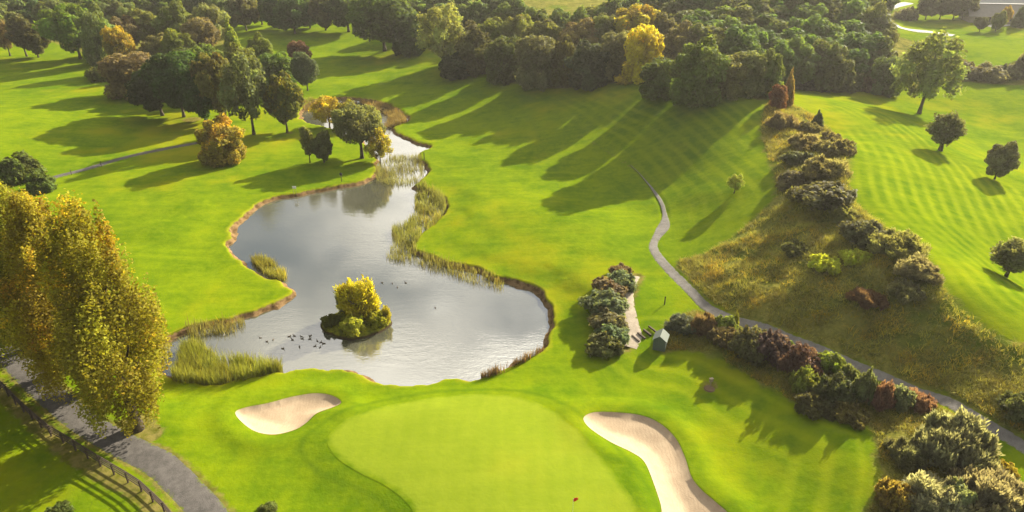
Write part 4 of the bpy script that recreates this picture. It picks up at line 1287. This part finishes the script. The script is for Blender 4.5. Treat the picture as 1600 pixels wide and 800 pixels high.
# post and rail fence along the track
FP = world_poly([(-110,525),(-60,560),(0,606),(30,636),(60,664),(84,684),(104,695),(132,713),(161,731),(182,743),(203,755),(223,768),(241,785),(262,806),(285,836)], False, 8)
L = np.concatenate([[0], np.cumsum(np.hypot(*np.diff(FP, axis=0).T))])
sp_ = np.arange(0.4, L[-1], 1.85)
fx, fy = np.interp(sp_, L, FP[:, 0]), np.interp(sp_, L, FP[:, 1])
fence = empty('post_and_rail_fence', (float(fx[0]), float(fy[0]), gz(fx[0], fy[0])))
tag(fence, 'dark brown post and rail fence following the gravel track', 'fence')
o0 = np.array(fence.location)
tops = []
for x, y in zip(fx, fy):
    mb = MB(); z = gz(x, y)
    a = math.atan2(fy[-1] - fy[0], fx[-1] - fx[0]) + random.uniform(-.2, .2)
    ln = random.uniform(-.02, .02)
    mb.tube([(x - o0[0], y - o0[1], z - .3 - o0[2]), (x - o0[0] + ln, y - o0[1], z + 1.22 - o0[2])], [.085, .075], 6)
    obj('post', mb.mesh('post'), M_WOOD, fence)
for hgt in (.32, .62, .90, 1.14):
    mb = MB()
    for i in range(len(fx) - 1):
        p = Vector((fx[i] - o0[0], fy[i] - o0[1], gz(fx[i], fy[i]) + hgt - o0[2]))
        q = Vector((fx[i + 1] - o0[0], fy[i + 1] - o0[1], gz(fx[i + 1], fy[i + 1]) + hgt - o0[2]))
        d = q - p
        s = Vector((-d.y, d.x, 0)).normalized() * .03
        off = Vector((-d.y, d.x, 0)).normalized() * .10
        u = Vector((0, 0, .05))
        n0 = len(mb.v)
        for e in (p, q):
            for k in (-s - u, s - u, s + u, -s + u): mb.v.append(tuple(e + off + k))
        for f in ((0, 1, 2, 3), (7, 6, 5, 4), (0, 4, 5, 1), (1, 5, 6, 2), (2, 6, 7, 3), (3, 7, 4, 0)): mb.f.append([n0 + k for k in f])
    obj('rail', mb.mesh('rail'), M_WOOD, fence)

# flag on the green
x, y, _ = at(894, 815); z = gz(x, y) + .02
fl = tag(empty('golf_flag', (x, y, z), .5), 'small red golf flag on a thin pole on the putting green', 'flag')
mb = MB(); mb.tube([(0, 0, -.1), (0, 0, 2.15)], [.014, .011], 8); obj('pole', mb.mesh('pole'), M_WHITE, fl)
vv, ff = [], []
for i in range(7):
    for j in range(5):
        u = i / 6
        vv.append((.012 + u * .46, .06 * math.sin(u * 7 + j * .5) * u, 2.13 - j * .085 - .07 * u * u))
for i in range(6):
    for j in range(4): ff.append((i * 5 + j, i * 5 + j + 1, i * 5 + j + 6, i * 5 + j + 5))
me = bpy.data.meshes.new('cloth'); me.from_pydata(vv, [], ff); me.update()
c_ = obj('cloth', me, M_RED, fl); so_ = c_.modifiers.new('thick', 'SOLIDIFY'); so_.thickness = .008

# little hut where the border begins
x, y, _ = at(1031, 543); z = gz(x, y)
hut = tag(empty('hut', (x, y, z), math.radians(-22)), 'small grey green hut with a pitched roof beside the shrub border', 'hut')
W, D, HW, HR = 1.35, 1.5, 1.35, 1.85
mb = MB()
b0 = [(-W/2, -D/2, -.3), (W/2, -D/2, -.3), (W/2, D/2, -.3), (-W/2, D/2, -.3)]
t0 = [(-W/2, -D/2, HW), (W/2, -D/2, HW), (W/2, D/2, HW), (-W/2, D/2, HW)]
r0 = [(0, -D/2, HR), (0, D/2, HR)]
mb.poly([b0[0], b0[1], t0[1], r0[0], t0[0]]); mb.poly([b0[2], b0[3], t0[3], r0[1], t0[2]])
mb.poly([b0[1], b0[2], t0[2], t0[1]]); mb.poly([b0[3], b0[0], t0[0], t0[3]])
for k in range(6):                                   # board joints
    xx = -W/2 + W * (k + .5) / 6
    mb.box((xx, -D/2 - .012, .75), (.03, .02, 1.5))
obj('wall', mb.mesh('wall'), M_HUT, hut)
mb = MB()
for sgn in (-1, 1):
    e = .12
    p = [(0, -D/2 - e, HR + .05), (sgn * (W/2 + e), -D/2 - e, HW - .06), (sgn * (W/2 + e), D/2 + e, HW - .06), (0, D/2 + e, HR + .05)]
    if sgn > 0: p = p[::-1]
    mb.poly(p); mb.poly([(a, b, c - .05) for a, b, c in p[::-1]])
    for i in range(4):
        a, b = p[i], p[(i + 1) % 4]
        mb.poly([a, (a[0], a[1], a[2] - .05), (b[0], b[1], b[2] - .05), b])
obj('roof', mb.mesh('roof'), M_HUTROOF, hut)

# timber steps from the path up to the tee
st = None
for k, (px, py) in enumerate(((993, 531), (1002, 527), (1011, 522.5), (1019, 518))):
    x, y, _ = at(px, py); z = gz(x, y)
    if st is None:
        st = tag(empty('timber_steps', (x, y, z), math.radians(20)), 'short flight of timber steps between gravel path and hut', 'steps')
        ox, oy, oz = x, y, z
    c, s = math.cos(-math.radians(20)), math.sin(-math.radians(20))
    dx, dy = x - ox, y - oy
    mb = MB(); mb.box((dx * c - dy * s, dx * s + dy * c, z - oz + .03 + .06 * k), (.16, 1.35, .22), .15)
    obj('sleeper', mb.mesh('sleeper'), M_WOOD, st)

def post(px, py, h, r, mat, name, label, cat, top=None):
    x, y, _ = at(px, py); z = gz(x, y)
    if top is None:
        mb = MB(); mb.tube([(0, 0, -.3), (0, 0, h * .97), (0, 0, h)], [r, r * .92, r * .5], 8)
        o = obj(name, mb.mesh(name), mat); o.location = (x, y, z); return tag(o, label, cat)
    t = tag(empty(name, (x, y, z), 0), label, cat)
    top(t, h); return t
post(1038, 478, 1.15, .075, M_WOOD, 'marker_post', 'short wooden marker post on the small tee lawn by the bank path', 'post')
post(663, 250, 1.5, .09, M_WOOD, 'water_post', 'dark wooden post on the right bank of the pond neck', 'post')
post(112, 273, 1.1, .06, M_WOOD, 'path_post', 'thin post beside the narrow path, close to the poplars', 'post')
post(159, 261, 1.1, .06, M_WOOD, 'path_post', 'thin post beside the narrow path, farther from the poplars', 'post')
post(457, 68, 1.5, .20, M_DARK, 'fairway_post', 'dark upright post far up the shaded fairway', 'post')
def sign_top(t, h):
    for s in (-.22, .22):
        mb = MB(); mb.tube([(s, 0, -.3), (s, 0, h)], .03, 6); obj('leg', mb.mesh('leg'), M_PALEWOOD, t)
    mb = MB(); mb.box((0, -.05, h - .15), (.62, .04, .42)); obj('board', mb.mesh('board'), M_WHITE, t)
post(461, 302, 1.25, 0, None, 'notice_board', 'small white notice board on two legs at the far pond bank', 'sign', sign_top)
def buoy_top(t, h):
    mb = MB(); mb.tube([(0, 0, -.3), (0, 0, h)], [.06, .05], 6); obj('post', mb.mesh('post'), M_WOOD, t)
    mb = MB(); mb.box((0, -.02, h - .12), (.42, .2, .36)); mb.poly([(-.28, -.2, h + .06), (.28, -.2, h + .06), (0, .1, h + .26)])
    obj('box', mb.mesh('box'), M_DARK, t)
post(534, 284, 1.5, 0, None, 'nest_box', 'dark box on a thin post at the pond bank below the willow', 'box', buoy_top)
def tee_top(t, h):
    mb = MB(); mb.tube([(0, 0, -.2), (0, 0, h * .7)], .05, 8); obj('post', mb.mesh('post'), M_PALEWOOD, t)
    mb = MB(); mb.box((0, 0, h * .8), (.34, .22, .36), .4); mb.box((0, 0, h * 1.0), (.40, .28, .05), .4); obj('head', mb.mesh('head'), M_PALEWOOD, t)
    mb = MB(); mb.tube([(-.1, -.25, -.05), (-.1, -.25, .03)], [.62, .50], 14); obj('base', mb.mesh('base'), M_EARTH, t)
post(1110, 603, 1.05, 0, None, 'ball_washer', 'small pale ball washer on a post over a brown patch in the shaded lawn', 'golf fitting', tee_top)

# ------------------------------------------------------------------ ducks
M_DUCK = plain('brown_plumage', (.10, .078, .055), .7, .5, 18.0)
M_DUCKW = plain('white_plumage', (.70, .69, .66), .7, .05, 18.0)
def duck_mesh(mat):
    bm = bmesh.new()
    def ell(c, r, rot=0.0):
        m = Matrix.Translation(c) @ Matrix.Rotation(rot, 4, 'Y') @ Matrix.Diagonal((*r, 1))
        bmesh.ops.create_uvsphere(bm, u_segments=12, v_segments=8, radius=1.0, matrix=m)
    ell((0, 0, .05), (.24, .12, .10)); ell((-.22, 0, .10), (.10, .05, .035), .5)
    ell((.19, 0, .16), (.05, .05, .12), -.3); ell((.23, 0, .27), (.065, .05, .055)); ell((.32, 0, .255), (.055, .028, .016))
    me = bpy.data.meshes.new('duck'); bm.to_mesh(me); bm.free()
    for p in me.polygons: p.use_smooth = True
    me.materials.append(mat); return me
dm, dw = duck_mesh(M_DUCK), duck_mesh(M_DUCKW)
def duck(px, py, me, label, group):
    r = ray(px, py); t = (H - WATER_Z) / -r[2]
    o = obj('duck', me); o.location = (r[0] * t, r[1] * t, WATER_Z - .01); o.rotation_euler = (0, 0, random.uniform(0, 6.28)); s = random.uniform(.62, .8); o.scale = (s, s, s)
    tag(o, label, 'duck', group)
for px, py in ((427,531),(452,526),(460,525),(457,531),(471,526),(472,529.5),(485,525),(484,530),(496,533),(501,535),(506,537),(492,541),(468,542),(500,543),(442,545),(407,528),(417,534)):
    duck(px, py, dm, 'small brown duck in the loose flock left of the island', 'ducks left of the island')
for px, py in ((597,442),(613,443),(621,449),(634,442)):
    duck(px, py, dm, 'small brown duck on open water right of the yellow bush', 'ducks right of the yellow bush')
duck(680, 481, dm, 'single brown duck out on the pale water', None)
duck(350, 524, dw, 'white duck beside the thin reeds on the left of the pond', None)

# ------------------------------------------------------------------ far buildings
def wall_material():
    m, nt, _, _ = new_mat('rubble_wall'); g = NG(nt); pos = g.pos()
    n = g.noise(1.6, 5, .7, pos)
    g.out(g.bsdf(g.mix(n, (.20, .17, .14), (.36, .32, .27)), .9, g.bump(n, .4, .1), .1).outputs[0]); return m
def roof_material(a, b):
    m, nt, _, _ = new_mat('slate_roof'); g = NG(nt); pos = g.pos()
    n = g.noise(.8, 4, .6, pos); w = g.n('ShaderNodeTexWave', bands_direction='Z'); w.inputs['Scale'].default_value = 3.0; g.l(pos, w.inputs['Vector'])
    g.out(g.bsdf(g.mix(n, a, b), .6, g.bump(w.outputs['Fac'], .3, .05), .3).outputs[0]); return m
M_WALL, M_ROOF1, M_ROOF2 = wall_material(), roof_material((.17, .15, .125), (.26, .235, .20)), roof_material((.27, .27, .26), (.36, .36, .34))
def barn(px, py, Lx, Dy, hw, hr, rz, roof, label, nwin):
    x, y, z = at(px, py)
    b = tag(empty('long_building', (x, y, z), rz), label, 'building')
    mb = MB()
    B = [(-Lx/2, -Dy/2), (Lx/2, -Dy/2), (Lx/2, Dy/2), (-Lx/2, Dy/2)]
    for i in range(4):
        a, c = B[i], B[(i + 1) % 4]
        if i % 2: mb.poly([(*a, -1), (*c, -1), (*c, hw), (a[0], 0, hr), (*a, hw)])
        else: mb.poly([(*a, -1), (*c, -1), (*c, hw), (*a, hw)])
    obj('wall', mb.mesh('wall'), M_WALL, b)
    mb = MB(); e = .5; k = (hr - hw) / (Dy / 2)
    for s in (-1, 1):
        p = [(-Lx/2 - e, 0, hr + .12), (-Lx/2 - e, s * (Dy/2 + e), hw - e * k + .12), (Lx/2 + e, s * (Dy/2 + e), hw - e * k + .12), (Lx/2 + e, 0, hr + .12)]
        if s > 0: p = p[::-1]
        mb.poly(p); mb.poly([(q[0], q[1], q[2] - .1) for q in p[::-1]])
        for i in range(4):
            u, v = p[i], p[(i + 1) % 4]
            mb.poly([u, (u[0], u[1], u[2] - .1), (v[0], v[1], v[2] - .1), v])
    rf = obj('roof', mb.mesh('roof'), roof, b)
    mb = MB(); mb.box((0, 0, hr + .2), (Lx + 1.1, .35, .16)); obj('ridge', mb.mesh('ridge'), M_WHITE, rf)
    mb = MB(); mb.box((-Lx/2 - e - .05, -Dy/4 - e/2, (hr + hw - e * k) / 2 + .1), (.12, .2, .3)); 
    for i in range(nwin):
        xx = -Lx/2 + Lx * (i + .6) / nwin
        tall = i % 3 == 1
        mb = MB(); mb.box((xx, -Dy/2 - .03, (hw * .42 if tall else hw * .55)), (1.6 if tall else 1.0, .08, hw * (.84 if tall else .4)))
        w = obj('door' if tall else 'window', mb.mesh('opening'), M_DARK, b)
        mb = MB(); mb.box((xx, -Dy/2 - .06, (hw * .86 if tall else hw * .77)), (2.0 if tall else 1.3, .1, .14)); obj('lintel', mb.mesh('lintel'), M_PALEWOOD, w)
    return b
barn(1585, 35, 34, 9, 2.6, 6.0, math.radians(-9), M_ROOF1, 'long low stone building with a pale slate roof behind the far meadow', 9)
barn(1550, 14, 30, 8, 2.8, 6.4, math.radians(-6), M_ROOF2, 'light roofed building behind the long low one, cut by the top of the photo', 6)
YARD = world_poly([(1545, 42), (1575, 38.5), (1610, 40.5), (1660, 44)], False, 4)
ROADS.append(('far', YARD))
track('yard_track', 'far', YARD, M_ROAD, 'pale track in front of the long low building', .15)

# ------------------------------------------------------------------ haze
def haze():
    mb = MB(); mb.box((0, 190, 24), (900, 620, 60))
    o = obj('haze', mb.mesh('haze'))
    m, nt, _, _ = new_mat('haze'); g = NG(nt)
    v = g.n('ShaderNodeVolumePrincipled')
    v.inputs['Color'].default_value = (1.0, .96, .88, 1)
    v.inputs['Density'].default_value = HAZE
    v.inputs['Anisotropy'].default_value = .35
    ow = g.n('ShaderNodeOutputMaterial'); g.l(v.outputs[0], ow.inputs['Volume'])
    o.data.materials.append(m)
    tag(o, kind='stuff')
HAZE = .00014
haze()
